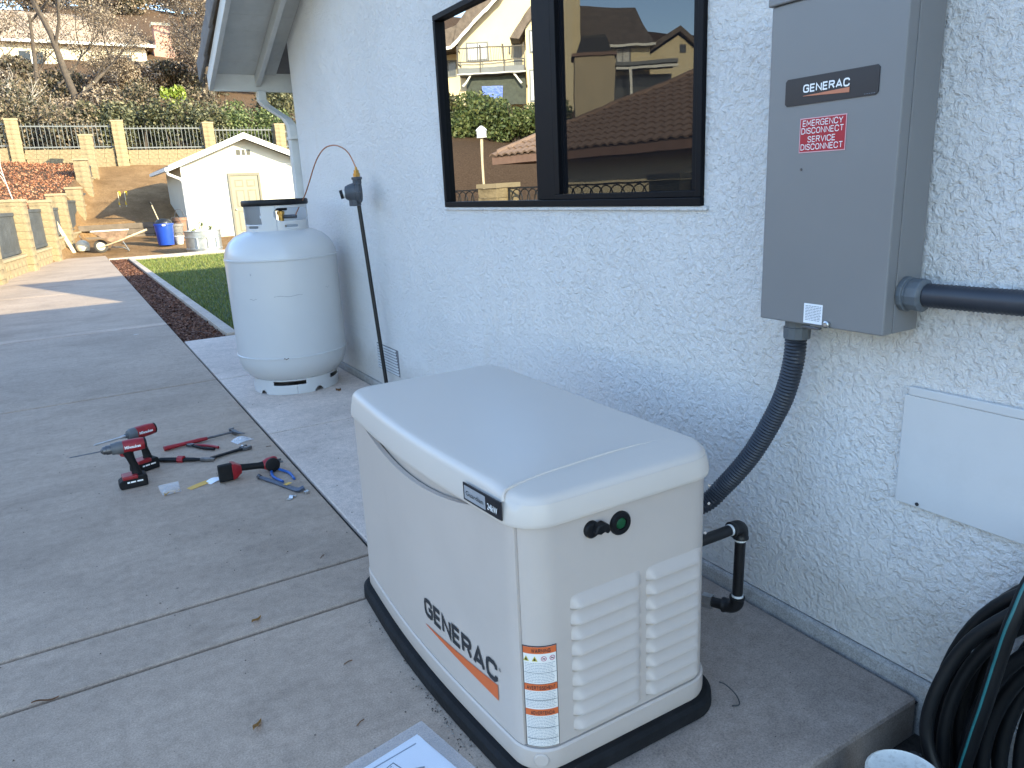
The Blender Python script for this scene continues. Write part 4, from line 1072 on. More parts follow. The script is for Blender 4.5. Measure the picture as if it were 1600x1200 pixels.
# bits and pieces
def flat(name, label, cat, mt, x, y, w, h, rot, th=.001, bend=.0, group=None):
    def fn(u, v): return ((u-.5)*w, (v-.5)*h, .001+th+bend*math.sin(PI*u)*(.5+v))
    mb = MB().grid(fn, 8, 4); o = mb.build(name, mt, None, local=True, solid=th)
    o.location = (x, y, .0); o.rotation_euler = (0, 0, rot); return tag(o, label, cat, group)
flat('card_strip', 'orange yellow cardboard strip beside the white paper slip', 'card', YELLOW, -1.435, 2.668, .175, .042, .42, bend=.003)
flat('paper_slip', 'small white paper slip tucked under the yellow strip', 'paper', PAPER, -1.385, 2.675, .085, .05, .55, bend=.006)
bag = thing('screw_bag', 'small clear plastic bag of brass screws in front of the tools', 'bag', (-1.598, 2.655, 0), .05)
def pouch(u, v):
    t = math.sin(PI*u)*math.sin(PI*min(1, v*1.15))**.7
    return ((u-.5)*(.085 + .012*v), (v-.4)*.10, .004 + .020*t*(1.2-v) + .05*max(0, v-.45)**1.3)
CLEAR = smt2.copy(); CLEAR.name = 'crinkled clear plastic'
CLEAR.node_tree.nodes['Principled BSDF'].inputs['Alpha'].default_value = .32
MB().grid(pouch, 12, 12).build('pouch', CLEAR, bag, smooth=60, local=True)
for k in range(22):
    x, y = rnd.uniform(-.032, .032), rnd.uniform(-.036, -.004); a = rnd.uniform(0, PI)
    MB().tube([(x-.010*math.cos(a), y-.010*math.sin(a), .006), (x+.010*math.cos(a), y+.010*math.sin(a), .007+rnd.uniform(0, .006))], .0024, 6).build('screw', BRASS, bag, local=True)
flat('parts_packet', 'crumpled clear packet lying against the hammer head', 'packet', CLEAR, -1.125, 3.27, .11, .085, .3, bend=.012)
br = thing('pipe_strap', 'small bright steel strap at the tip of the pry bar', 'bracket', (-1.105, 2.19, 0), .7)
MB().box(-.028, -.008, -.011, .011, .001, .004).box(.010, .028, -.011, .011, .001, .004).build('tab', STEEL, br, local=True)
MB().grid(lambda u, v: (-.009+.020*u, (v-.5)*.022, .003+.012*math.sin(PI*u)), 8, 1).build('arch', STEEL, br, local=True, solid=.002)
nut = MB().lathe([(.011, 0), (.013, .003), (.013, .012), (.009, .014), (.006, .008)], 10, c=(-1.027, 2.205, 0)).build('plumbing_plug', STEEL, smooth=30)
tag(nut, 'small grey metal cap lying on the concrete joint', 'cap')
ztie = MB().tube(smoothpath([(-.462, -.02, .004), (-.448, -.005, .03), (-.435, .02, .05), (-.44, .03, .07)], 6) if False else smoothpath([(-.470, -.045, .004), (-.452, -.055, .008), (-.440, -.030, .018), (-.448, .0, .034), (-.462, .012, .042)], 6), .0018, 6).build('cable_tie', INK)
tag(ztie, 'thin black cable tie end beside the generator base', 'cable tie')
# dead leaves
LEAF = mat('dry tan leaf', (.36, .20, .06), .7, .3, 40)
LEAFD = mat('dry brown leaf', (.16, .075, .03), .75, .3, 40)
def leaf(label, x, y, L_, W_, rot, mt):
    def fn(u, v):
        w = W_*math.sin(PI*u**.8)*(1 if u < .98 else .2)
        return ((u-.5)*L_, (v-.5)*w, .003 + .018*abs(v-.5)*W_/.02 + .006*math.sin(PI*u*1.6+1))
    o = MB().grid(fn, 12, 4).build('dead_leaf', mt, None, local=True, smooth=60)
    o.location = (x, y, .001); o.rotation_euler = (0, 0, rot)
    return tag(o, label, 'leaf', 'dead leaves on the concrete')
leaf('slim dry leaf between the two driveway joints', -1.49, 1.175, .052, .013, .75, LEAF)
leaf('curled tan leaf nearest the plastic paperwork sleeve', -1.605, .625, .050, .016, .95, LEAF)
leaf('brown leaf scrap on the smooth concrete by the propane tank', -.28, 4.02, .05, .035, .4, LEAFD)
leaf('thin brown leaf lying in the front driveway joint', -2.12, 1.10, .07, .008, .0, LEAFD)
for x, y, r, lb in ((-1.30, .76, .2, 'short dark twig on the concrete left of the generator base'), (-1.16, 1.50, .8, 'short dark twig near the corner of the driveway joints'), (-1.36, .475, .5, 'short dark twig beyond the plastic paperwork sleeve'), (-1.02, 3.05, -.2, 'short dark twig beside the driveway edge joint near the wrench')):
    o = MB().tube([(-.014, 0, .003), (.004, .002, .004), (.016, 0, .003)], .0016, 5).build('twig', LEAFD, None, local=True); o.location = (x, y, 0); o.rotation_euler = (0, 0, r)
    tag(o, lb, 'twig', 'twigs on the concrete')
# crumbs of dirt
n = 420
cx = rs.uniform(-2.6, -.1, n); cy = rs.uniform(-.2, 8, n); m_ = ~((cx > -1.14) & (cx < -.44) & (cy > -.06) & (cy < 1.22))
# chips along the generator's base
k2 = 260; ex = np.concatenate([rs.normal(-1.155, .012, k2)]); ey = rs.uniform(.15, .95, k2); e_keep = rs.uniform(0, 1, k2) < np.exp(-((ey-.36)/.16)**2) + .15
cx = np.concatenate([cx[m_], ex[e_keep]]); cy = np.concatenate([cy[m_], ey[e_keep]]); n = len(cx)
sz = rs.uniform(.0012, .0042, n); tri = []
ang = rs.uniform(0, 2*PI, n)
base_ = [np.stack([cx+np.cos(ang+k*2.1)*sz, cy+np.sin(ang+k*2.1)*sz, np.full(n, .0016)], 1) for k in range(3)]
apex = np.stack([cx, cy, .0016+sz], 1)
q = np.concatenate([np.stack([base_[a], base_[b], apex], 1).reshape(-1, 3) for a, b in ((0, 1), (1, 2), (2, 0))])
tag(fast_mesh('dirt_crumbs', q, 3, leafmat('dirt crumbs', [(.04, .03, .025), (.10, .08, .06), (.30, .28, .25)], .9)), 'scattered tiny crumbs of dirt on the concrete', 'dirt', kind='stuff')
# ---------------------------------------------------------------- garden shed
SHEDW = mat('cream shed siding', (.52, .50, .42), .7, .04, 3, dirt=.05)
SHEDT = mat('white shed trim', (.74, .73, .68), .6, .03, 4)
DOORC = mat('cream door', (.235, .21, .145), .55, .04, 4)
SHEDR = mat('grey shingle', (.20, .18, .165), .9, .25, 8, bump=.006, bscale=30)
SX0, SX1, SY0, SY1, SZ = 1.86, 6.10, 27.0, 31.4, .10
SA = (SX0+SX1)/2; SE, SP = 2.66, 3.52
shed = thing('garden_shed', 'small cream garden shed with white gable trim at the end of the lawn', 'shed', (SA, SY0, SZ))
MB().add([(SX0, SY0, SZ), (SX1, SY0, SZ), (SX1, SY0, SE), (SA, SY0, SP), (SX0, SY0, SE), (SX0, SY1, SZ), (SX1, SY1, SZ), (SX1, SY1, SE), (SA, SY1, SP), (SX0, SY1, SE)],
         [(0, 1, 2, 3, 4), (9, 8, 7, 6, 5), (0, 4, 9, 5), (1, 6, 7, 2)]).build('wall', SHEDW, shed)
sl = (SP-SE)/(SA-SX0)
def shroof(s):
    xe = SA + s*(SA-SX0+.42); ze = SP + .10 - sl*(SA-SX0+.42)
    a = [(SA, SY0-.42, SP+.10), (xe, SY0-.42, ze), (xe, SY1+.4, ze), (SA, SY1+.4, SP+.10)]
    return MB().add(a+[(x, y, z+.05) for x, y, z in a], [(0, 1, 2, 3), (4, 7, 6, 5), (0, 4, 5, 1), (1, 5, 6, 2), (2, 6, 7, 3), (3, 7, 4, 0)])
for s in (-1, 1):
    rf = shroof(s).build('roof', SHEDR, shed)
    xe = SA + s*(SA-SX0+.44); ze = SP + .10 - sl*(SA-SX0+.44)
    a = [(SA, SY0-.45, SP+.165), (xe, SY0-.45, ze+.065), (xe, SY0-.45, ze-.11), (SA, SY0-.45, SP-.03)]
    MB().add(a+[(x, y+.03, z) for x, y, z in a], [(0, 1, 2, 3), (4, 7, 6, 5), (0, 4, 5, 1), (1, 5, 6, 2), (2, 6, 7, 3), (3, 7, 4, 0)]).build('barge_board', SHEDT, rf)
gut = bx('gutter', SHEDT, shed, SX0-.55, SX0-.43, SY0-.44, SY1+.4, 2.47, 2.58)
dsp2 = MB().tube([(SX0-.49, SY0-.3, 2.47), (SX0-.47, SY0-.28, 2.38), (SX0-.10, SY0-.10, 2.22), (SX0-.02, SY0-.06, 2.12), (SX0-.02, SY0-.06, .2)], .05, 8).build('downspout', SHEDT, shed, smooth=50)
bx('corner_trim', SHEDT, shed, SX0-.025, SX0+.11, SY0-.025, SY0-.002, SZ, SE-.02)
bx('belly_band', SHEDT, shed, SX0+.12, SX1, SY0-.02, SY0-.002, SE-.06, SE-.03)
door = bx('door', DOORC, shed, 3.42, 4.36, SY0-.02, SY0-.002, .16, 2.26)
for x0, x1, z0, z1 in ((3.34, 3.415, .16, 2.36), (4.365, 4.44, .16, 2.36), (3.4151, 4.3649, 2.265, 2.36)):
    bx('door_trim', mat('door trim', (.16, .145, .105), .6), door, x0, x1, SY0-.05, SY0-.001, z0, z1)
for x0, x1 in ((3.53, 3.84), (3.94, 4.25)):
    for z0, z1 in ((1.87, 2.13), (1.18, 1.78), (.34, 1.06)):
        bx('door_panel', mat('door panel shade', (.165, .148, .10), .55), door, x0, x1, SY0-.023, SY0-.0201, z0, z1)
        bx('door_panel', DOORC, door, x0+.05, x1-.05, SY0-.030, SY0-.0231, z0+.05, z1-.05)
bx('door_knob', STEEL, door, 3.46, 3.51, SY0-.07, SY0-.021, 1.08, 1.13, bevel=.015)
gv_ = bx('gable_vent', mat('vent grey', (.07, .068, .06), .7), shed, 3.74, 4.22, SY0-.012, SY0-.002, 2.96, 3.14)
for k in range(2): bx('vent_bar', SHEDT, gv_, 3.88+k*.16, 3.92+k*.16, SY0-.024, SY0-.0121, 2.96, 3.14)

# galvanised stock tank and its plants
GALV = mat('galvanised steel', (.42, .43, .43), .42, .22, 5, metal=.85, dirt=.15)
st = thing('stock_tank', 'oval galvanised stock tank planter in front of the shed', 'planter', (1.68, 23.1, -.05))
def oval(a, b, z, n=48): return [(1.68 + a*math.copysign(abs(math.cos(2*PI*k/n))**.8, math.cos(2*PI*k/n)), 23.1 + b*math.sin(2*PI*k/n), z) for k in range(n)]
MB().loft([oval(.50, .36, z_) if False else oval(.50+o_, .36+o_, z_) for o_, z_ in ((0, -.05), (.004, .04), (.02, .05), (.02, .08), (.004, .09), (.012, .38), (.03, .39), (.03, .43), (.014, .44), (.018, .56), (.036, .575), (.036, .60), (.01, .60), (.0, .50))]).build('tub', GALV, st, smooth=40)
for k in (-.25, .05, .33): bx('rib', GALV, st, 1.68+k, 1.68+k+.03, 22.70, 22.735, .09, .39)
SOILM = mat('potting soil', (.05, .035, .025), .95)
MB().loft([oval(.49, .35, .50), oval(.49, .35, .52)]).build('soil', SOILM, st)
def leaf_quads(c, n, rad, size, seed, flat_=1.0, shape=None, elong=1.5):
    r_ = np.random.RandomState(seed)
    p = r_.normal(size=(n, 3)); p /= np.linalg.norm(p, axis=1)[:, None]
    p *= (r_.uniform(0, 1, n)**.45)[:, None]
    c_ = np.array(c) + p*np.array(rad)
    d = r_.normal(size=(n, 3)); d /= np.linalg.norm(d, axis=1)[:, None]
    w = np.cross(d, r_.normal(size=(n, 3))); w /= np.linalg.norm(w, axis=1)[:, None]
    s = (r_.uniform(.5, 1.3, n)*size)[:, None]
    return np.stack([c_-d*s*elong*.5, c_+w*s*.4, c_+d*s*elong*.5, c_-w*s*.4], 1).reshape(-1, 3)
GREENL = leafmat('mid green leaf', [(.03, .05, .015), (.06, .09, .025), (.10, .13, .04), (.16, .17, .06)])
for k, (x, h, lb) in enumerate(((1.42, .12, 'tiny green seedling at the left end of the stock tank'), (1.66, .30, 'tallest wispy green plant in the middle of the stock tank'), (1.92, .18, 'small green plant right of the tall one in the stock tank'))):
    t = thing('plant', lb, 'plant', (x, 23.1, .52), 0, 'plants in the stock tank')
    for j in range(4): MB().tube([(0, 0, 0), (rnd.uniform(-.05, .05), rnd.uniform(-.04, .04), h*.6), (rnd.uniform(-.1, .1), rnd.uniform(-.05, .05), h)], .006, 5).build('stem', GREENL, t, local=True)
    fast_mesh('foliage', leaf_quads((0, 0, h*.8), 26, (.10, .08, h*.4), .05, 40+k), 4, GREENL, t)

# blue barrel with tools, and clutter behind
BLUEB = mat('blue barrel plastic', (.012, .055, .36), .35, .1, 6)
bar2 = thing('barrel', 'bright blue open topped bin standing beside the shed', 'bin', (.88, 25.5, .13))
MB().lathe([(.235, 0), (.24, .02), (.285, .62), (.305, .63), (.305, .68), (.285, .685), (.27, .66), (.265, .5), (.23, .06)], 28, c=(.88, 25.5, .13), cap=True).build('tub', BLUEB, bar2, smooth=40)
bx('handle', WHITEINK, bar2, .80, .90, 25.18, 25.20, .74, .79, bevel=.01)
sh = thing('shovel', 'long handled shovel leaning in the blue bin', 'shovel', (.8, 25.5, .3))
MB().tube([(.92, 25.6, .35), (.63, 25.55, 1.42)], .018, 8).build('shaft', mat('pale wood', (.45, .36, .24), .7), sh)
MB().tube([(.635, 25.55, 1.40), (.60, 25.55, 1.50)], .03, 8).build('grip', BLACKPL, sh)
bgm = mat('black bin bag', (.012, .012, .014), .35, .3, 10, bump=.02, bscale=12)
bb = MB().lathe([(.25, .0), (.27, .05), (.25, .17), (.18, .24), (.05, .27)], 18, c=(.89, 25.5, .70)).build('bin_bag', bgm, smooth=60)
bb.data.transform(Matrix.Diagonal((1, 1, 1, 1))); tag(bb, 'black plastic bag stuffed in the top of the blue bin', 'bag')
GREYC = mat('grey clutter', (.16, .15, .14), .6, .4, 9, dirt=.4)
for k, (x, y, w, h, lb, mt) in enumerate(((1.32, 26.2, .22, .62, 'dark grey garden pot leaning behind the blue bin', GREYC), (1.52, 26.55, .2, .78, 'tall brown container by the shed corner', mat('brown pot', (.20, .11, .07), .7, .3, 6)), (1.30, 25.7, .16, .28, 'small pale bucket between the blue bin and the stock tank', mat('pale bucket', (.42, .40, .37), .6, .3, 6)))):
    t = thing('garden_pot', lb, 'pot', (x, y, T(x, y)), 0, 'containers beside the shed')
    MB().lathe([(w*.7, 0), (w*.75, .03), (w, h*.85), (w*1.12, h*.87), (w*1.12, h), (w*.95, h), (w*.9, h*.6)], 18).build('pot', mt, t, smooth=40, local=True)
    MB().tube([(-w, 0, h*.9), (-w*.4, -w*.3, h*1.35), (w*.4, -w*.3, h*1.35), (w, 0, h*.9)], .012, 6).build('bail', DKSTEEL, t, local=True)

# wheelbarrow: tray to the left, handles to the right
wbz = T(-.5, 25.0)
wb = thing('wheelbarrow', 'rusty wheelbarrow with wooden handles parked on the dirt', 'wheelbarrow', (-.62, 25.0, wbz), math.radians(-4))
RUST = mat('rusty steel tray', (.30, .20, .14), .75, .5, 5, dirt=.5)
trs = []
for z, x0, x1, w in ((.30, -.10, .24, .17), (.33, -.14, .27, .19), (.62, -.56, .42, .34), (.65, -.59, .44, .36)):
    trs.append([(x0, -w, z), (x1, -w, z), (x1, w, z), (x0, w, z)])
tin = [[(x*.97, y*.96, z+.01) for x, y, z in r] for r in trs[::-1]]
MB().loft(trs+tin).build('tray', RUST, wb, bevel=.008, local=True)
MB().tube([(-.60, -.36, .655), (.44, -.36, .655), (.44, .36, .655), (-.60, .36, .655), (-.60, -.36, .655)], .014, 6).build('tray_rim', mat('pale worn steel', (.55, .52, .47), .5), wb, local=True)
for s in (-1, 1):
    MB().tube([(-.40, s*.05, .17), (.10, s*.20, .33), (.95, s*.29, .62)], .022, 6).build('handle', mat('weathered ash handle', (.55, .42, .27), .7, .15, 9), wb, local=True)
    MB().tube([(.22, s*.17, .32), (.36, s*.22, .02), (.30, s*.22, .0)], .014, 6).build('leg', DKSTEEL, wb, local=True)
    MB().tube([(.0, s*.12, .30), (-.12, s*.17, .16), (.2, s*.20, .12), (.34, s*.22, .03)], .011, 6).build('brace', DKSTEEL, wb, local=True)
whl = MB().lathe([(.13, -.045), (.175, -.04), (.20, -.02), (.20, .02), (.175, .04), (.13, .045)], 22, M=Matrix.Translation((-.40, 0, .20)) @ RX).build('wheel', mat('dusty tyre', (.06, .055, .05), .9), wb, smooth=40, local=True)
MB().lathe([(.02, -.06), (.05, -.05), (.125, -.047), (.125, .047), (.05, .05), (.02, .06)], 18, M=Matrix.Translation((-.40, 0, .20)) @ RX).build('rim', mat('pale rim', (.42, .40, .36), .6, .2, 8), whl, smooth=30, local=True)

# odds and ends near the block wall
t = thing('hose_reel', 'small round cream drum on the dirt by the block wall', 'drum', (-1.50, 25.6, T(-1.5, 25.6)))
MB().lathe([(.05, 0), (.17, .03), (.20, .14), (.19, .26), (.10, .34), (.03, .36)], 18).build('drum', mat('cream drum', (.60, .54, .40), .7, .15, 6), t, smooth=50, local=True)
MB().tube([(.02, 0, .34), (-.04, 0, .5)], .012, 6).build('stub', DKSTEEL, t, local=True)
lb_ = thing('timber', 'pale length of timber leaning against the block wall', 'plank', (-1.75, 25.5, T(-1.75, 25.5)))
MB().box(-.05, .05, -.02, .02, 0, 1.3, Matrix.Rotation(-.34, 4, 'Y')).build('plank', mat('pale timber', (.60, .50, .34), .75, .15, 6), lb_, local=True)
for k, (x, lb) in enumerate(((.05, 'left yellow flagged stake on the dirt bank'), (.28, 'right yellow flagged stake on the dirt bank'))):
    z = T(x, 31.2)
    t = thing('marker_stake', lb, 'stake', (x, 31.2, z), 0, 'flagged stakes on the bank')
    MB().tube([(0, 0, -.1), (.01, 0, .55)], .012, 6).build('stake', mat('pale timber', (.5, .4, .3)), t, local=True)
    MB().grid(lambda u, v: (.02+.05*math.sin(5*v+u), -.015+.02*math.sin(7*v), .58-.5*v+.0*u) if u < .5 else (.055+.05*math.sin(5*v+1), -.015+.03*math.sin(6*v), .57-.5*v), 1, 10).build('flag_tape', mat('yellow flag tape', (.70, .42, .03), .5), t, local=True)
# timber edging at the foot of the bank
te = thing('retaining_timbers', 'dark timber retaining edge at the foot of the dirt bank', 'retaining wall', (0, 28.9, .3))
TIMB = mat('weathered dark timber', (.13, .10, .075), .9, .25, 4, bump=.006, bscale=20)
for r in range(3):
    x = -1.5 + (r % 2)*.6
    while x < 7:
        bx('timber', TIMB, te, x, x+2.38, 28.80+r*.02, 28.98+r*.02, .22+r*.2, .412+r*.2, bevel=.015); x += 2.4

# ---------------------------------------------------------------- perimeter block wall
BLK = mat('split face block', (.245, .185, .105), .9, .4, 5, bump=.012, bscale=22)
BLKC = mat('block cap', (.30, .235, .145), .9, .12, 5, bump=.006, bscale=30)
SCRN = mat('dark wooden screen', (.055, .058, .06), .75, .3, 4, bump=.004, bscale=30)
wdir = Vector((.1507, 1, 0)).normalized(); wang = math.atan2(-wdir.x, wdir.y)
pw = thing('block_wall', 'tan split face block wall with pillars stepping up the bank beside the driveway', 'wall', (wallx(20), 20, 0))
def wl(y): return Vector((wallx(y), y, 0))
def local_of(p): return Vector(p) - Vector(pw.location)
MW = Matrix.Rotation(wang, 4, 'Z')
blk = MB().box(-.10, .10, -.195, .195, 0, .19).build('block', BLK, pw, bevel=.014, seg=1, local=True)
blk.location = local_of(wl(17.2)); blk.rotation_euler = (0, 0, wang)
pbk = MB().box(-.24, .24, -.24, .24, 0, .19).build('block', BLK, pw, bevel=.018, seg=1, local=True)
capm = MB().box(-.26, .26, -.26, .26, 0, .07).build('cap', BLKC, pw, bevel=.012, seg=1, local=True)
capm.location = local_of(wl(20.3)) + Vector((0, 0, 1.62)); capm.rotation_euler = (0, 0, wang)
pbk.location = local_of(wl(20.3)) + Vector((0, 0, -.03)); pbk.rotation_euler = (0, 0, wang)
pill = [(20.3, -.03, 1.62), (23.55, -.03, 1.62), (26.2, .05, 1.82), (29.9, .5, 2.08), (33.0, 1.6, 3.20), (35.8, 2.4, 4.32), (17.0, -.1, 1.5), (13.4, -.1, 1.42), (9.75, -.1, 1.42), (6.1, -.1, 1.42), (2.5, -.1, 1.42)]
for k, (y, z0, z1) in enumerate(pill):
    z = z0
    while z < z1 - .05:
        h = min(.195, z1-z)
        if not (k == 0 and z == z0):
            inst(pbk, 'block', pw, local_of(wl(y)) + Vector((rnd.uniform(-.006, .006), 0, z)), (0, 0, wang), (1+rnd.uniform(-.02, .02), 1, h/.195))
        z += .195
    if k: inst(capm, 'cap', pw, local_of(wl(y)) + Vector((0, 0, z1)), (0, 0, wang))
# low wall courses between pillars
def courses(ya, yb, z0, z1):
    z = z0; r = 0
    while z < z1 - .1:
        y = ya + (.2 if r % 2 else 0)
        while y < yb:
            inst(blk, 'block', pw, local_of(wl(y)) + Vector((rnd.uniform(-.006, .006), 0, z)), (0, 0, wang)); y += .4
        z += .195; r += 1
    bx('sill', BLKC, pw, -.13, .13, -(yb-ya)/2-.1, (yb-ya)/2+.1, 0, .06, bevel=.01, M=Matrix.Translation(local_of(wl((ya+yb)/2)) + Vector((0, 0, z))) @ MW, local=True)
    return z + .06
spans = [(20.55, 23.3, -.03, .42, 1.48), (23.8, 25.95, -.03, .5, 1.50), (26.45, 29.65, .0, .62, 1.72), (30.15, 32.75, .5, 1.45, 2.0), (33.25, 35.55, 1.4, 2.5, 3.15), (17.25, 20.05, -.03, .36, 1.42)]
for ya, yb, z0, z1, zt in spans:
    zz = courses(ya, yb, z0, z1)
    n = int((yb-ya)/.14)
    for i in range(n):
        yc = ya + (i+.5)*(yb-ya)/n
        bx('screen_board', SCRN, pw, -.012, .012, -(yb-ya)/n/2+.003, (yb-ya)/n/2-.003, 0, zt-zz-.16, M=Matrix.Translation(local_of(wl(yc)) + Vector((0, 0, zz+.06))) @ MW, local=True)
    for z in (zz+.03, zt-.11):
        bx('screen_rail', SCRN, pw, -.03, .03, -(yb-ya)/2-.02, (yb-ya)/2+.02, 0, .08, bevel=.006, M=Matrix.Translation(local_of(wl((ya+yb)/2)) + Vector((0, 0, z))) @ MW, local=True)
for ya, yb in ((2.75, 5.85), (6.35, 9.5), (10.0, 13.15), (13.65, 16.75)):
    courses(ya, yb, -.1, .8)
IRON = mat('black wrought iron', (.015, .015, .016), .5, .2, 10)
ring = None
for pi_, (ya, yb) in enumerate(((2.75, 5.85), (6.35, 9.5), (10.0, 13.15))):
    rl = thing('railing', ('black iron ring railing at the near end of the block wall', 'black iron ring railing right of the reflected pillar', 'black iron ring railing left of the reflected pillar')[pi_], 'railing', tuple(wl((ya+yb)/2)), wang, 'ring railings on the block wall')
    hl = (yb-ya)/2
    for z in (1.06, 1.40): MB().box(-.015, .015, -hl, hl, z-.012, z+.012).build('rail', IRON, rl, local=True)
    y = -hl+.15
    while y < hl-.1:
        P = [(0, .135*math.cos(a), 1.23+.15*math.sin(a)) for a in np.linspace(0, 2*PI, 21)]
        if ring is None:
            ring = MB().tube(P, .010, 6, cap=False).build('ring', IRON, rl, smooth=60, local=True); ring.location = (0, y, 0)
        else: inst(ring, 'ring', rl, (0, y, 0))
        y += .2
    for y in (-hl, hl): MB().box(-.015, .015, y-.015, y+.015, .95, 1.41).build('post', IRON, rl, local=True)

# ---------------------------------------------------------------- upper fence on the bench
FENY = 38.0
FENM = mat('pale grey picket', (.12, .128, .13), .5, .1, 5)
for i, x in enumerate((-3.1, .9, 4.75, 8.1)):
    t = thing('fence_pillar', ('tan block pillar of the upper fence at the left edge', 'tan block pillar of the upper fence above the dirt bank', 'tan block pillar of the upper fence above the shed roof', 'tan block pillar of the upper fence nearest the house corner')[i], 'pillar', (x, FENY, T(x, FENY)), 0, 'pillars of the upper fence')
    z = -.3; first = None; zt = 5.2 - .11*i*.9 - T(x, FENY)
    while z < zt-.1:
        inst(pbk, 'block', t, (rnd.uniform(-.008, .008), 0, z)); z += .195
    inst(capm, 'cap', t, (0, 0, z))
pk = None
for i, (x0, x1) in enumerate(((-7.2, -3.36), (-2.84, .64), (1.16, 4.49), (5.01, 7.84), (8.36, 12))):
    zt = 5.08 - .09*i; z0 = T((x0+x1)/2, FENY)
    w_ = thing('retaining_wall', ('low tan block wall under the fence at far left', 'low tan block wall under the fence above the leaf slope', 'low tan block wall under the fence above the dirt bank', 'low tan block wall under the fence behind the shed', 'low tan block wall under the fence by the house corner')[i], 'wall', ((x0+x1)/2, FENY, z0), 0, 'low walls under the upper fence')
    z = -.1; r = 0
    while z < .52:
        n = int((x1-x0)/.4)
        for k in range(n):
            inst(blk, 'block', w_, (x0 + (k+.5)*(x1-x0)/n - (x0+x1)/2 + (.02 if r % 2 else -.02), rnd.uniform(-.006, .006), z), (0, 0, PI/2), (1, (x1-x0)/n/.40, 1)); 
        z += .195; r += 1
    f_ = thing('picket_fence', ('grey metal picket fence panel at far left', 'grey metal picket fence panel behind the leaf slope', 'grey metal picket fence panel above the dirt bank', 'grey metal picket fence panel behind the shed roof', 'grey metal picket fence panel by the house corner')[i], 'fence', ((x0+x1)/2, FENY, z0+z), 0, 'metal fence panels on the bench')
    hh_ = zt - z0 - z
    for zz in (.10, hh_-.08): MB().box(-(x1-x0)/2, (x1-x0)/2, -.02, .02, zz-.025, zz+.025).build('rail', FENM, f_, local=True)
    pk = MB().box(-.010, .010, -.010, .010, 0, hh_+.02).build('picket', FENM, f_, local=True)
    nn = int((x1-x0)/.165); pk.location = (-(x1-x0)/2+.08, 0, .02)
    for k in range(1, nn): inst(pk, 'picket', f_, (-(x1-x0)/2+.08+k*(x1-x0-.16)/(nn-1), 0, .02))

# ---------------------------------------------------------------- vegetation
def branch_tree(seed, base, h, spread, r0, levels=4, lean=(0, 0), fork=.3):
    """trunk with recursive limbs; returns tube builder and twig end points"""
    R_ = random.Random(seed); mb = MB(); tips = []
    def rec(p, d, ln, r, lv):
        n = 4 if lv > 1 else 3; pts = [p]; q = p.copy(); dd = d.copy()
        for k in range(n):
            dd = (dd + Vector((R_.gauss(0, .14), R_.gauss(0, .14), R_.gauss(.03, .08)))).normalized(); q = q + dd*ln/n; pts.append(q.copy())
        mb.tube(pts, [r*(1-.5*k/n) for k in range(n+1)], 6 if lv > 2 else 4, cap=False)
        if lv == 0: tips.extend(pts[1:]); return
        if lv <= 1: tips.extend(pts[2:])
        nb = R_.randint(3, 5) if lv > 1 else R_.randint(2, 4)
        for b in range(nb):
            t = R_.uniform(fork if lv == levels else .25, 1); i = min(n-1, int(t*n)); pp = pts[i].lerp(pts[i+1], t*n-i)
            a = R_.uniform(0, 2*PI); out = Vector((math.cos(a), math.sin(a), R_.uniform(.1, .9)))
            nd = (dd*.5 + out*spread).normalized(); rec(pp, nd, ln*R_.uniform(.5, .72), r*.45*(1-.3*t)+.004, lv-1)
    rec(Vector(base), Vector((lean[0], lean[1], 1)).normalized(), h, r0, levels)
    return mb, tips
BARK = mat('grey brown bark', (.075, .058, .046), .9, .3, 6, bump=.02, bscale=10)
BIRCH = mat('pale sapling bark', (.50, .45, .40), .8, .25, 8)
BROWNL = leafmat('dry brown leaf', [(.08, .055, .038), (.16, .115, .08), (.26, .20, .145), (.38, .31, .24)], .8)
OLIVEL = leafmat('dull evergreen leaf', [(.02, .026, .012), (.05, .055, .024), (.09, .09, .04), (.18, .16, .08)], .6)
MIXL = leafmat('mixed hedge leaf', [(.025, .026, .015), (.07, .065, .035), (.13, .10, .065), (.25, .185, .125)], .7)
LIMEL = leafmat('yellow green leaf', [(.10, .15, .015), (.20, .26, .03), (.32, .36, .06)], .5)
def tree(name, label, seed, x, y, h, spread, r0, leafm, nleaf, size, levels=4, group=None, bark=BARK, lean=(0, 0), jit=.25, z=None, fork=.3):
    z = T(x, y) if z is None else z
    t = thing(name, label, 'tree', (x, y, z), 0, group)
    mb, tips = branch_tree(seed, (0, 0, -.2), h, spread, r0, levels, lean, fork)
    mb.build('trunk', bark, t, smooth=60, local=True)
    if nleaf:
        r_ = np.random.RandomState(seed); tp = np.array([tuple(p) for p in tips]); c = tp[r_.randint(0, len(tp), nleaf)] + r_.normal(0, jit, (nleaf, 3))
        d = r_.normal(size=(nleaf, 3)); d /= np.linalg.norm(d, axis=1)[:, None]; w = np.cross(d, r_.normal(size=(nleaf, 3))); w /= np.linalg.norm(w, axis=1)[:, None]
        s = (r_.uniform(.5, 1.3, nleaf)*size)[:, None]
        fast_mesh('crown', np.stack([c-d*s*.7, c+w*s*.4, c+d*s*.7, c-w*s*.4], 1).reshape(-1, 3), 4, leafm, t)
    return t
TG = 'bare trees on the hillside'
tree('bare_tree', 'bare brown tree with a straight trunk before the hillside house', 11, .1, 44.8, 7.2, .8, .24, BROWNL, 7500, .07, 5, TG)
tree('bare_tree', 'bare tree with forked limbs left of the house eaves', 23, 5.2, 45, 6.0, .85, .22, BROWNL, 7500, .07, 5, TG)
tree('bare_tree', 'bare tree leaning right at the left edge of the hillside', 37, -2.6, 45.5, 6.0, .85, .16, BROWNL, 7500, .07, 5, TG, lean=(.35, 0))
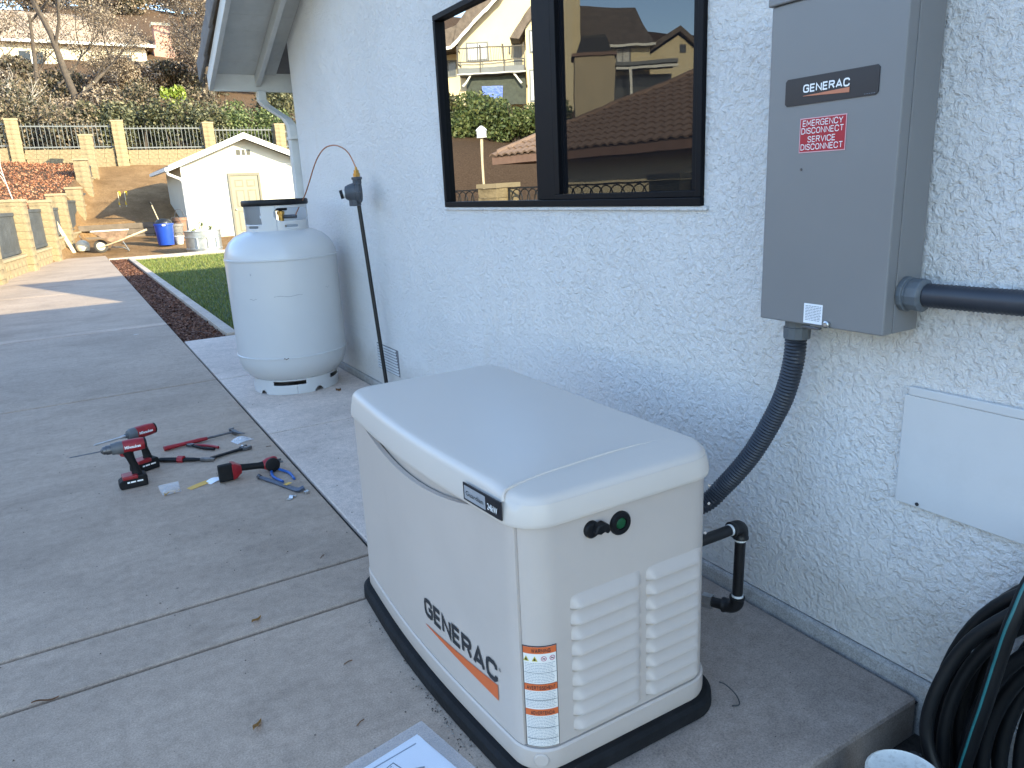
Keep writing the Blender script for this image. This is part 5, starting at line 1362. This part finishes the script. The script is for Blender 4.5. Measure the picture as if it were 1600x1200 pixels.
tree('bare_tree', 'brown leafed tree between the hillside house and the eaves', 41, 7.4, 50, 3.8, .8, .15, BROWNL, 11000, .09, 4, TG)
tree('bare_tree', 'brown twiggy tree high on the hillside behind the brick chimney', 53, 3.3, 66, 5.5, .9, .2, BROWNL, 11000, .13, 4, TG)
tree('bare_tree', 'brown twiggy tree on the skyline beside the eaves', 61, 9.0, 63, 5.2, .9, .2, BROWNL, 11000, .13, 4, TG)
tree('bare_tree', 'brown twiggy tree in the far upper left corner', 67, -4.6, 52, 4.2, .85, .16, BROWNL, 8000, .09, 4, TG)
tree('bare_tree', 'slender brown tree in front of the pale house wall', 71, 2.2, 48.5, 3.0, .85, .10, BROWNL, 6000, .08, 4, TG)
tree('sapling', 'thin pale bare sapling on the leaf covered slope', 83, -3.0, 27.0, 2.2, .35, .022, BROWNL, 0, .05, 3, bark=BIRCH, z=T(-3.0, 27.0), fork=.15)
tree('sapling', 'pale birch like trunk in the hedge at the left', 89, -2.75, 42.6, 2.6, .5, .04, BROWNL, 300, .08, 3, bark=BIRCH)
def shrub(name, label, seed, x, y, z, rx, ry, rz, n, size, leafm, group=None, lobes=7, cat='shrub'):
    R_ = random.Random(seed)
    t = thing(name, label, cat, (x, y, z), 0, group)
    qs = []
    for k in range(lobes):
        a = R_.uniform(0, 2*PI); e = R_.uniform(.15, .75)
        c = (rx*e*math.cos(a), ry*e*math.sin(a), rz*R_.uniform(.35, 1.45))
        f = R_.uniform(.38, .62)
        qs.append(leaf_quads(c, n//lobes, (rx*f, ry*f, rz*f), size, seed*31+k))
    fast_mesh('crown', np.concatenate(qs), 4, leafm, t)
    st_ = MB()
    for k in range(4):
        a = R_.uniform(0, 2*PI); st_.tube([(0, 0, -.3), (rx*.3*math.cos(a), ry*.3*math.sin(a), rz*.7), (rx*.6*math.cos(a), ry*.6*math.sin(a), rz*1.4)], [.05, .035, .015], 5)
    st_.build('stem', BARK, t, local=True)
    return t
HG = 'hedge shrubs behind the upper fence'
hd_ = [('grey brown shrub at the far left behind the fence', -4.4, MIXL), ('dark shrub behind the left fence pillar', -2.6, MIXL), ('brown hedge shrub behind the leaf slope fence panel', -.9, MIXL), ('dense dark shrub left of the middle fence pillar', .6, OLIVEL), ('olive shrub behind the middle fence panel', 2.1, OLIVEL), ('dull green shrub right of the middle fence panel', 3.6, OLIVEL), ('dark evergreen shrub above the shed peak', 5.2, OLIVEL), ('green evergreen shrub below the eave corner', 6.8, GREENL), ('green evergreen shrub behind the downspout bend', 8.4, GREENL), ('dark evergreen shrub by the house corner', 10.2, OLIVEL)]
for k, (lb, x, lm) in enumerate(hd_):
    yy = 40.6 + .5*math.sin(k*1.9); shrub('hedge_shrub', lb, 100+k, x, yy, T(x, yy)-.1, 1.45, 1.1, 2.0 - .04*k, 6000, .11, lm, HG)
hd2 = [('brown thicket high on the slope at far left', -4.2, BROWNL), ('brown thicket on the slope beneath the straight trunk', -2.0, MIXL), ('grey brown thicket on the slope before the pale house', .3, BROWNL), ('brown thicket on the slope in the middle of the hillside', 2.6, MIXL), ('brown thicket on the slope beside the lime shrub', 6.4, MIXL), ('green thicket on the slope behind the eave corner', 8.6, OLIVEL), ('green thicket on the slope near the house corner', 11.0, OLIVEL)]
for k, (lb, x, lm) in enumerate(hd2):
    yy = 44.2 + .6*math.sin(k*2.3); shrub('thicket', lb, 140+k, x, yy, T(x, yy)-.2, 2.1, 1.6, 2.0, 5500, .105, lm, 'brown thickets on the hillside')
for k, (lb, x, yy) in enumerate((('low brown scrub below the hillside house at far left', -4.5, 53), ('low brown scrub below the hillside house wall', -1.2, 54.5), ('low brown scrub below the middle of the hillside house', 2.4, 53.5), ('low brown scrub below the brick chimney', 6.0, 54), ('low brown scrub right of the brick chimney', 9.2, 55), ('low brown scrub far right behind the eaves', 12.6, 54))):
    shrub('scrub', lb, 300+k, x, yy, T(x, yy)-.3, 2.6, 2.0, 1.3, 9000, .14, (BROWNL, MIXL)[k % 2], 'scrub below the hillside house')
for k, (lb, x, yy) in enumerate((('dense brown tree crown on the far ridge at the left edge', -6, 82), ('dense brown tree crown on the far ridge above the hillside house', -.5, 84), ('dense brown tree crown on the far ridge above the house roof end', 4.5, 80), ('dense brown tree crown on the far ridge above the brick chimney', 9.0, 83), ('dense brown tree crown on the far ridge beside the eaves', 13.5, 81), ('dense brown tree crown on the far ridge behind the eaves', 18, 83))):
    shrub('ridge_tree', lb, 330+k, x, yy, T(x, yy)-.5, 3.6, 2.6, 2.6, 9000, .22, (MIXL, BROWNL)[k % 2], 'trees on the far ridge', 8, 'tree')
shrub('lime_shrub', 'bright yellow green shrub on the brown hillside', 171, 4.05, 43.0, 5.9, .62, .6, .75, 900, .13, LIMEL, None, 5)
shrub('ground_shrub', 'low green shrub on top of the slope behind the block wall', 173, -3.75, 22.2, T(-3.75, 22.2)+.55, .8, .7, .28, 1500, .06, GREENL, None, 6)
# leaf litter on the slope left of the wall
n = 34000
lx = rs.uniform(-9, -.6, n); ly = rs.uniform(17, 37.6, n); kk = lx < (-3.23 - .1507*(17.7-ly)) - .25
lx, ly = lx[kk], ly[kk]; n = len(lx)
c = np.stack([lx, ly, np.array([T(a, b) for a, b in zip(lx, ly)]) + rs.uniform(.02, .10, n)], 1)
d = rs.normal(size=(n, 3))*np.array([1, 1, .5]); d /= np.linalg.norm(d, axis=1)[:, None]; w = np.cross(d, rs.normal(size=(n, 3))); w /= np.linalg.norm(w, axis=1)[:, None]
s = rs.uniform(.03, .065, n)[:, None]
tag(fast_mesh('leaf_litter', np.stack([c-d*s*.7, c+w*s*.45, c+d*s*.7, c-w*s*.45], 1).reshape(-1, 3), 4, leafmat('russet leaves', [(.14, .045, .02), (.26, .09, .04), (.36, .15, .07), (.42, .24, .14)], .8)), 'russet dead leaves covering the slope behind the block wall', 'leaves', kind='stuff')

# ---------------------------------------------------------------- pale house on the hillside behind
HSW = mat('cream hillside stucco', (.60, .53, .40), .85, .05, 1)
HSR = mat('brown roof tiles', (.36, .27, .20), .9, .25, 3, bump=.03, bscale=6)
bh = thing('hillside_house', 'pale cream house with brown roof half hidden by bare trees', 'house', (-2, 62, 9.5))
bx('wall', HSW, bh, -9, 5.3, 62, 70, 8.5, 12.55)
MB().add([(-9.6, 61.4, 12.5), (5.95, 61.4, 12.5), (1.6, 66, 15.2), (-9.6, 66, 15.2), (5.95, 70.6, 12.5), (-9.6, 70.6, 12.5)], [(0, 1, 2, 3), (3, 2, 4, 5), (1, 4, 2)]).build('roof', HSR, bh)
bx('eave_board', SHEDT, bh, -9.6, 5.95, 61.36, 61.42, 12.38, 12.56)
for x in (-6.5, -2.6, 2.9):
    wdw = bx('window', mat('dark pane', (.03, .035, .04), .2), bh, x, x+1.4, 61.96, 61.995, 10.3, 11.9)
    bx('window_frame', SHEDT, wdw, x+.65, x+.75, 61.93, 61.959, 10.3, 11.9)
bp_ = thing('brick_chimney', 'pinkish brick chimney beside the hillside house', 'chimney', (6.9, 64, 11))
PBRK = mat('pinkish brick', (.42, .24, .19), .9, .2, 4, bump=.02, bscale=8)
for z0, z1, x0, x1 in ((9.5, 12.9, 6.1, 8.3), (12.9, 14.4, 6.3, 7.4)): bx('stack', PBRK, bp_, x0, x1, 64, 65, z0, z1)
bx('cap', HSW, bp_, 6.2, 7.5, 63.9, 65.1, 14.4, 14.6)
f_ = thing('far_house', 'pale wall of a far house seen under the eave corner', 'house', (11.6, 60, 8.5))
bx('wall', HSW, f_, 10.6, 13.4, 60, 66, 7, 9.35); MB().add([(10.2, 59.6, 9.3), (13.8, 59.6, 9.3), (13.8, 63, 10.4), (10.2, 63, 10.4)], [(0, 1, 2, 3)]).build('roof', HSR, f_)

# ---------------------------------------------------------------- neighbour's tile roofed house across the drive (seen mirrored in the window)
nb = thing('tile_roof_house', 'low house with clay tile hip roof mirrored in the window', 'house', (-12.5, 11, 0))
NBW = mat('pale neighbour stucco', (.66, .58, .42), .85, .06, 1)
E0 = Vector((-9.6, 19.2, 2.32)); ev = Vector((-.188, -.982, 0)).normalized(); pv = Vector((-ev.y, ev.x, 0))
pv = Vector((-.982, .188, 0)).normalized(); SLP = .47; LEN, DEP = 19.0, 5.2
def rp(a, b, lift=0): 
    q = E0 + ev*a + pv*b; return (q.x, q.y, E0.z + SLP*b + lift)
def rp2(a, b, z):
    q = E0 + ev*a + pv*b; return (q.x, q.y, z)
CLAY = mat('clay roof tile', (.25, .165, .12), .85, .2, 3, bump=.006, bscale=20)
rfb = MB().add([rp(0, 0), rp(LEN, 0), rp(LEN, DEP), rp(DEP, DEP), rp2(0, 2*DEP, E0.z), rp2(LEN, 2*DEP, E0.z)], [(0, 3, 2, 1), (3, 4, 5, 2), (0, 4, 3)]).build('roof', CLAY, nb)
TW, TL = .30, .42
def tilemesh():
    mb = MB(); nu = 7
    pts = []
    for j, (yy, lift) in enumerate(((-.03, .045), (TL, .0))):
        for i in range(nu+1):
            u = i/nu; pts.append(((u-.5)*TW, yy, lift + .012 + .055*max(0, math.sin(PI*u*1.15))**.9))
    mb.add(pts, [(i, i+1, nu+2+i, nu+1+i) for i in range(nu)])
    mb.add([(p[0], p[1], p[2]) for p in pts[:nu+1]] + [(p[0], p[1]+.004, p[2]-.05) for p in pts[:nu+1]], [(i, nu+1+i, nu+2+i, i+1) for i in range(nu)])
    return mb
tm = tilemesh()
tx = ev; tz_ = Vector((pv.x, pv.y, SLP)).normalized(); tn = tx.cross(tz_)
if tn.z < 0: tn = -tn
Mt = Matrix((tx, tz_, tn)).transposed().to_4x4()
eul = Mt.to_euler(); tile0 = None; rest = MB(); cnt = 0; hyp = math.sqrt(1+SLP*SLP)
if Mt.to_3x3().determinant() < 0:
    tm.v = [(-x, y, z) for x, y, z in tm.v]; tx = -tx; Mt = Matrix((tx, tz_, tn)).transposed().to_4x4(); eul = Mt.to_euler()
row = 0
while row*(TL*.9)/hyp < DEP - .2:
    b = row*(TL*.9)/hyp; a = b + .12
    while a < LEN:
        p = Vector(rp(a, b, .01)) - Vector(nb.location)
        if cnt < 300 and a < 13:
            if tile0 is None:
                tile0 = tm.build('roof_tile', CLAY, rfb, smooth=50, local=True); tile0.location = p; tile0.rotation_euler = eul
            else: inst(tile0, 'roof_tile', rfb, p, eul)
            cnt += 1
        else:
            M_ = Mt.copy(); M_.translation = p; rest.add(tm.v, tm.f, M_)
        a += TW
    row += 1
tag(rest.build('roof_tiles', CLAY, rfb, smooth=50, local=True), kind='stuff')
# hip tiles along the near hip
for k in range(17):
    b = .15 + k*.31
    q = Vector(rp(b, b, .05)); q2 = Vector(rp(b+.34, b+.34, .085)); MB().tube([q, q2], [.11, .09], 8).build('hip_tile', CLAY, rfb, smooth=60)
FASB = mat('brown fascia', (.20, .12, .09), .7, .15, 4)
def slabq(mt, name, a0, a1, b0, b1, z0, z1, par):
    P = [rp2(a0, b0, z0), rp2(a1, b0, z0), rp2(a1, b1, z0), rp2(a0, b1, z0), rp2(a0, b0, z1), rp2(a1, b0, z1), rp2(a1, b1, z1), rp2(a0, b1, z1)]
    return MB().add(P, [(0,3,2,1),(4,5,6,7),(0,1,5,4),(1,2,6,5),(2,3,7,6),(3,0,4,7)]).build(name, mt, par)
slabq(FASB, 'fascia', 0, LEN, .02, .06, E0.z-.22, E0.z-.005, nb); slabq(FASB, 'fascia', .02, .06, .07, 2*DEP, E0.z-.22, E0.z-.005, nb)
slabq(FASB, 'soffit', .07, LEN, .07, 2*DEP-.1, E0.z-.20, E0.z-.17, nb)
slabq(NBW, 'wall', 1.4, LEN-1, 1.2, 2*DEP-1, -.4, E0.z-.205, nb)
# chimney of the tile roofed house
ch = thing('stucco_chimney', 'tan stucco chimney with dark metal cap mirrored in the window', 'chimney', (-13.2, 17.5, 2))
az0 = math.radians(34); n_ = Vector((-math.sin(az0), math.cos(az0), 0)); ur = Vector((-math.cos(az0), -math.sin(az0), 0)); V0 = Vector((1.824, -1.2615, 0))
def HP(u, v, D): q = V0 + n_*D + ur*u; return (q.x, q.y, v)
def hbox(mt, name, par, u0, u1, v0, v1, d0, d1, tp=0):
    P = [HP(u0, v0, d0), HP(u1, v0, d0), HP(u1, v0, d1), HP(u0, v0, d1), HP(u0+tp, v1, d0+tp), HP(u1-tp, v1, d0+tp), HP(u1-tp, v1, d1-tp), HP(u0+tp, v1, d1-tp)]
    return MB().add(P, [(0,1,2,3),(4,7,6,5),(0,4,5,1),(1,5,6,2),(2,6,7,3),(3,7,4,0)]).build(name, mt, par)
BAL_ = mat('sooty metal', (.02, .02, .022), .6)
CHM = mat('tan chimney stucco', (.46, .38, .26), .85, .08, 2)
hbox(CHM, 'stack', ch, .66, 1.86, 0, 5.10, 24, 25)
hbox(FASB, 'ledge', ch, .58, 1.94, 5.10, 5.19, 23.92, 25.08)
hbox(BAL_, 'metal_cap', ch, .70, 1.80, 5.19, 5.64, 24.05, 24.95, .16)
hbox(BAL_, 'metal_cap', ch, .90, 1.60, 5.6405, 5.72, 24.24, 24.76)

# ---------------------------------------------------------------- big cream house uphill (seen mirrored in the window)
uh = thing('uphill_house', 'large cream house with steep gables and balcony mirrored in the window', 'house', HP(0, 5, 52))
CRW = mat('warm cream stucco', (.72, .62, .42), .85, .04, 1)
GRF = mat('grey brown shake roof', (.15, .12, .10), .9, .3, 3, bump=.03, bscale=9)
WHT = SHEDT; DRK = mat('dark window glass', (.05, .055, .06), .15, .2, 4); CURT = mat('white curtain', (.6, .6, .6), .8)
SLATE = mat('grey painted wood', (.17, .18, .19), .7, .1, 4)
# left gable block
def hpoly(mt, name, par, pts, d0, d1):
    n = len(pts); P = [HP(u, v, d0) for u, v in pts] + [HP(u, v, d1) for u, v in pts]
    return MB().add(P, [tuple(range(n)), tuple(range(2*n-1, n-1, -1))] + [(i, n+i, n+(i+1) % n, (i+1) % n) for i in range(n)]).build(name, mt, par)
hpoly(CRW, 'wall', uh, [(-5.7, 3), (1.70, 3), (1.70, 13.2), (.4, 15.2), (-1.4, 14.0), (-3.2, 12.1), (-5.7, 9.95)], 48, 58)
hpoly(CRW, 'wall', uh, [(-9, 3), (-5.70, 3), (-5.70, 9.7), (-9, 9.3)], 49.6, 57)
for pts in ([(-9.2, 9.2), (-5.9, 9.75), (-5.6, 10.85), (-6.8, 10.5), (-9.2, 10.2)], [(-6.0, 9.75), (-4.9, 10.6), (-3.15, 12.2), (-1.2, 14.3), (.4, 15.6), (.4, 17.2), (-1.6, 16.2), (-3.2, 13.9), (-4.5, 12.1), (-5.6, 10.9)]):
    hpoly(GRF, 'roof', uh, pts, 47.4, 58)
hpoly(WHT, 'barge_board', uh, [(-5.9, 9.62), (-3.1, 12.05), (-1.1, 14.15), (-1.25, 14.28), (-3.2, 12.2), (-6.0, 9.78)], 47.35, 47.395)
hpoly(WHT, 'barge_board', uh, [(-9.2, 9.02), (-5.95, 9.58), (-5.95, 9.75), (-9.2, 9.2)], 47.35, 47.395)
# projecting right gable
hpoly(CRW, 'wall', uh, [(-1.45, 3), (1.2, 3), (1.2, 11.9), (.2, 12.4), (-1.45, 10.2)], 46.2, 47.99)
hpoly(GRF, 'roof', uh, [(-2.45, 9.75), (-1.9, 9.65), (-.45, 11.4), (.3, 12.3), (.3, 12.9), (-1.0, 11.5)], 45.9, 48)
def hwin(u0, u1, v0, v1, d, curtain=True):
    f = hbox(SLATE, 'window', uh, u0-.09, u1+.09, v0-.09, v1+.09, d-.06, d-.005)
    hbox(CURT if curtain else DRK, 'pane', f, u0, (u0+u1)/2-.03, v0, v1, d-.075, d-.061); hbox(CURT if curtain else DRK, 'pane', f, (u0+u1)/2+.03, u1, v0, v1, d-.075, d-.061)
hwin(-5.05, -3.9, 9.0, 9.85, 48); hwin(-1.15, -.4, 8.98, 10.0, 46.2, True); hwin(-1.25, -.55, 6.3, 7.9, 46.2, True)
hwin(-7.0, -6.1, 8.4, 9.2, 49.6, False)
dr = hbox(SLATE, 'door', uh, -2.28, -1.80, 8.25, 9.72, 47.95, 47.998)
hbox(DRK, 'wall_lamp', uh, -2.66, -2.54, 9.25, 9.62, 47.8, 47.99)
# balcony: deck, posts, rails, balusters, braces
dk = hbox(SLATE, 'balcony', uh, -5.55, -1.55, 7.98, 8.30, 46.3, 47.99)
hbox(mat('pale beam', (.5, .5, .48), .7), 'beam', dk, -5.6, -1.5, 7.90, 7.979, 46.2, 46.5)
BAL = mat('dark brown metal', (.05, .042, .038), .6)
for v in (8.62, 9.36): hbox(BAL, 'rail', dk, -5.55, -1.55, v-.03, v+.03, 46.30, 46.36)
for v in (8.62, 9.40): hbox(BAL, 'rail', dk, -5.61, -5.551, v-.03, v+.03, 46.37, 47.98)
for u in (-5.55, -4.2, -2.9, -1.6): hbox(BAL, 'post', dk, u-.04, u+.04, 7.95, 9.5, 46.26, 46.295)
for k in range(38): hbox(BAL, 'baluster', dk, -5.5+k*.105, -5.48+k*.105, 8.651, 9.329, 46.32, 46.34)
for u, s in ((-5.3, 1), (-1.8, -1)):
    MB().tube([HP(u, 7.3, 46.4), HP(u+s*.5, 7.92, 46.4)], .06, 6).build('brace', WHT, dk)
hbox(mat('painted balcony shade', (.05, .06, .05), .8, .3, 4), 'balcony_shade_sheet', uh, -5.2, -1.6, 6.2, 7.85, 46.9, 47.0)  # dark sheet: the shade beneath the balcony put in as colour
tarp = hpoly(mat('blue tarp', (.02, .10, .50), .4, .2, 4, bump=.03, bscale=5), 'tarp', uh, [(-4.15, 6.5), (-3.1, 6.45), (-3.05, 7.3), (-4.2, 7.3)], 46.80, 46.85)
# right block with long roof, its window and pergola
hpoly(CRW, 'wall', uh, [(1.71, 3), (6.05, 3), (6.05, 9.6), (1.71, 9.6)], 50, 58)
MB().add([HP(1.5, 9.5, 49.4), HP(6.25, 9.45, 49.4), HP(5.6, 12.5, 54), HP(1.5, 12.9, 54), HP(6.25, 9.45, 59), HP(1.5, 9.5, 59)], [(0, 1, 2, 3), (1, 4, 2), (3, 2, 4, 5)]).build('roof', GRF, uh)
hbox(WHT, 'eave_board', uh, 1.75, 6.25, 9.42, 9.56, 49.3, 49.39)
hwin(4.05, 4.85, 8.6, 9.45, 50, True)
pg = hbox(SLATE, 'pergola', uh, 3.75, 7.4, 8.10, 8.30, 47.5, 49.9)
hbox(WHT, 'pergola_beam', pg, 3.75, 7.4, 7.88, 8.02, 47.5, 47.65)
hbox(WHT, 'pergola_post', pg, 4.6, 4.75, 5, 7.88, 47.5, 47.65)
hbox(DRK, 'pergola_shade_panel', uh, 3.8, 7.3, 5, 7.8, 49.6, 49.9)  # dark panel added as the painted shade below the pergola
hpoly(CRW, 'wall', uh, [(6.06, 3), (10.6, 3), (10.6, 8.2), (8.1, 10.35), (6.06, 9.2)], 52, 58)
hpoly(GRF, 'roof', uh, [(5.7, 9.1), (8.1, 10.5), (10.9, 8.0), (11.1, 8.2), (8.1, 10.85), (5.7, 9.5)], 51.5, 58)
hbox(DRK, 'gable_vent', uh, 8.2, 8.55, 9.25, 9.75, 51.96, 51.999)
# slope planting and bird house
for k, (u, v, D_, rx, rz, lb, lm) in enumerate(((-5.2, 3.7, 38, 1.5, 1.0, 'dark shrub at the left of the mirrored slope', OLIVEL), (-3.6, 3.9, 37, 1.9, 1.05, 'yellow green shrub below the mirrored balcony', GREENL), (-1.8, 4.0, 36.5, 1.7, 1.0, 'yellow green shrub right of the mirrored bird house', GREENL), (-.2, 3.9, 36, 1.5, 1.0, 'dull green shrub above the mirrored tile roof corner', GREENL), (1.0, 4.0, 35, 1.0, 1.0, 'dark shrub left of the mirrored chimney', OLIVEL))):
    q = HP(u, v-.4, D_); shrub('slope_shrub', lb, 200+k, q[0], q[1], T(q[0], q[1])-.1, rx, rx, rz*1.25, 7500, .13, lm, 'shrubs on the mirrored slope')
bh_ = thing('bird_house', 'white bird house on a tall post mirrored in the window', 'bird house', (-9, 18.6, T(-9, 18.6)))
z0 = T(-9, 18.6)
MB().tube([(0, 0, -.1), (0, 0, 2.84-z0)], .035, 8).build('post', mat('pale timber', (.5, .4, .3)), bh_, local=True)
MB().lathe([(.14, 0), (.15, .02), (.13, .04), (.13, .18), (.16, .20), (.13, .24), (.02, .34)], 8, c=(0, 0, 2.84-z0)).build('box', WHITEINK, bh_, smooth=20, local=True)
MB().tube([(-.1, -.1, 2.95-z0), (-.115, -.115, 2.95-z0)], .025, 8).build('entrance', INK, bh_, local=True)
bx('retaining_wall_stub', BLK, None, -9, -8.9, 50, 50.1, -5, -4.9) if False else None
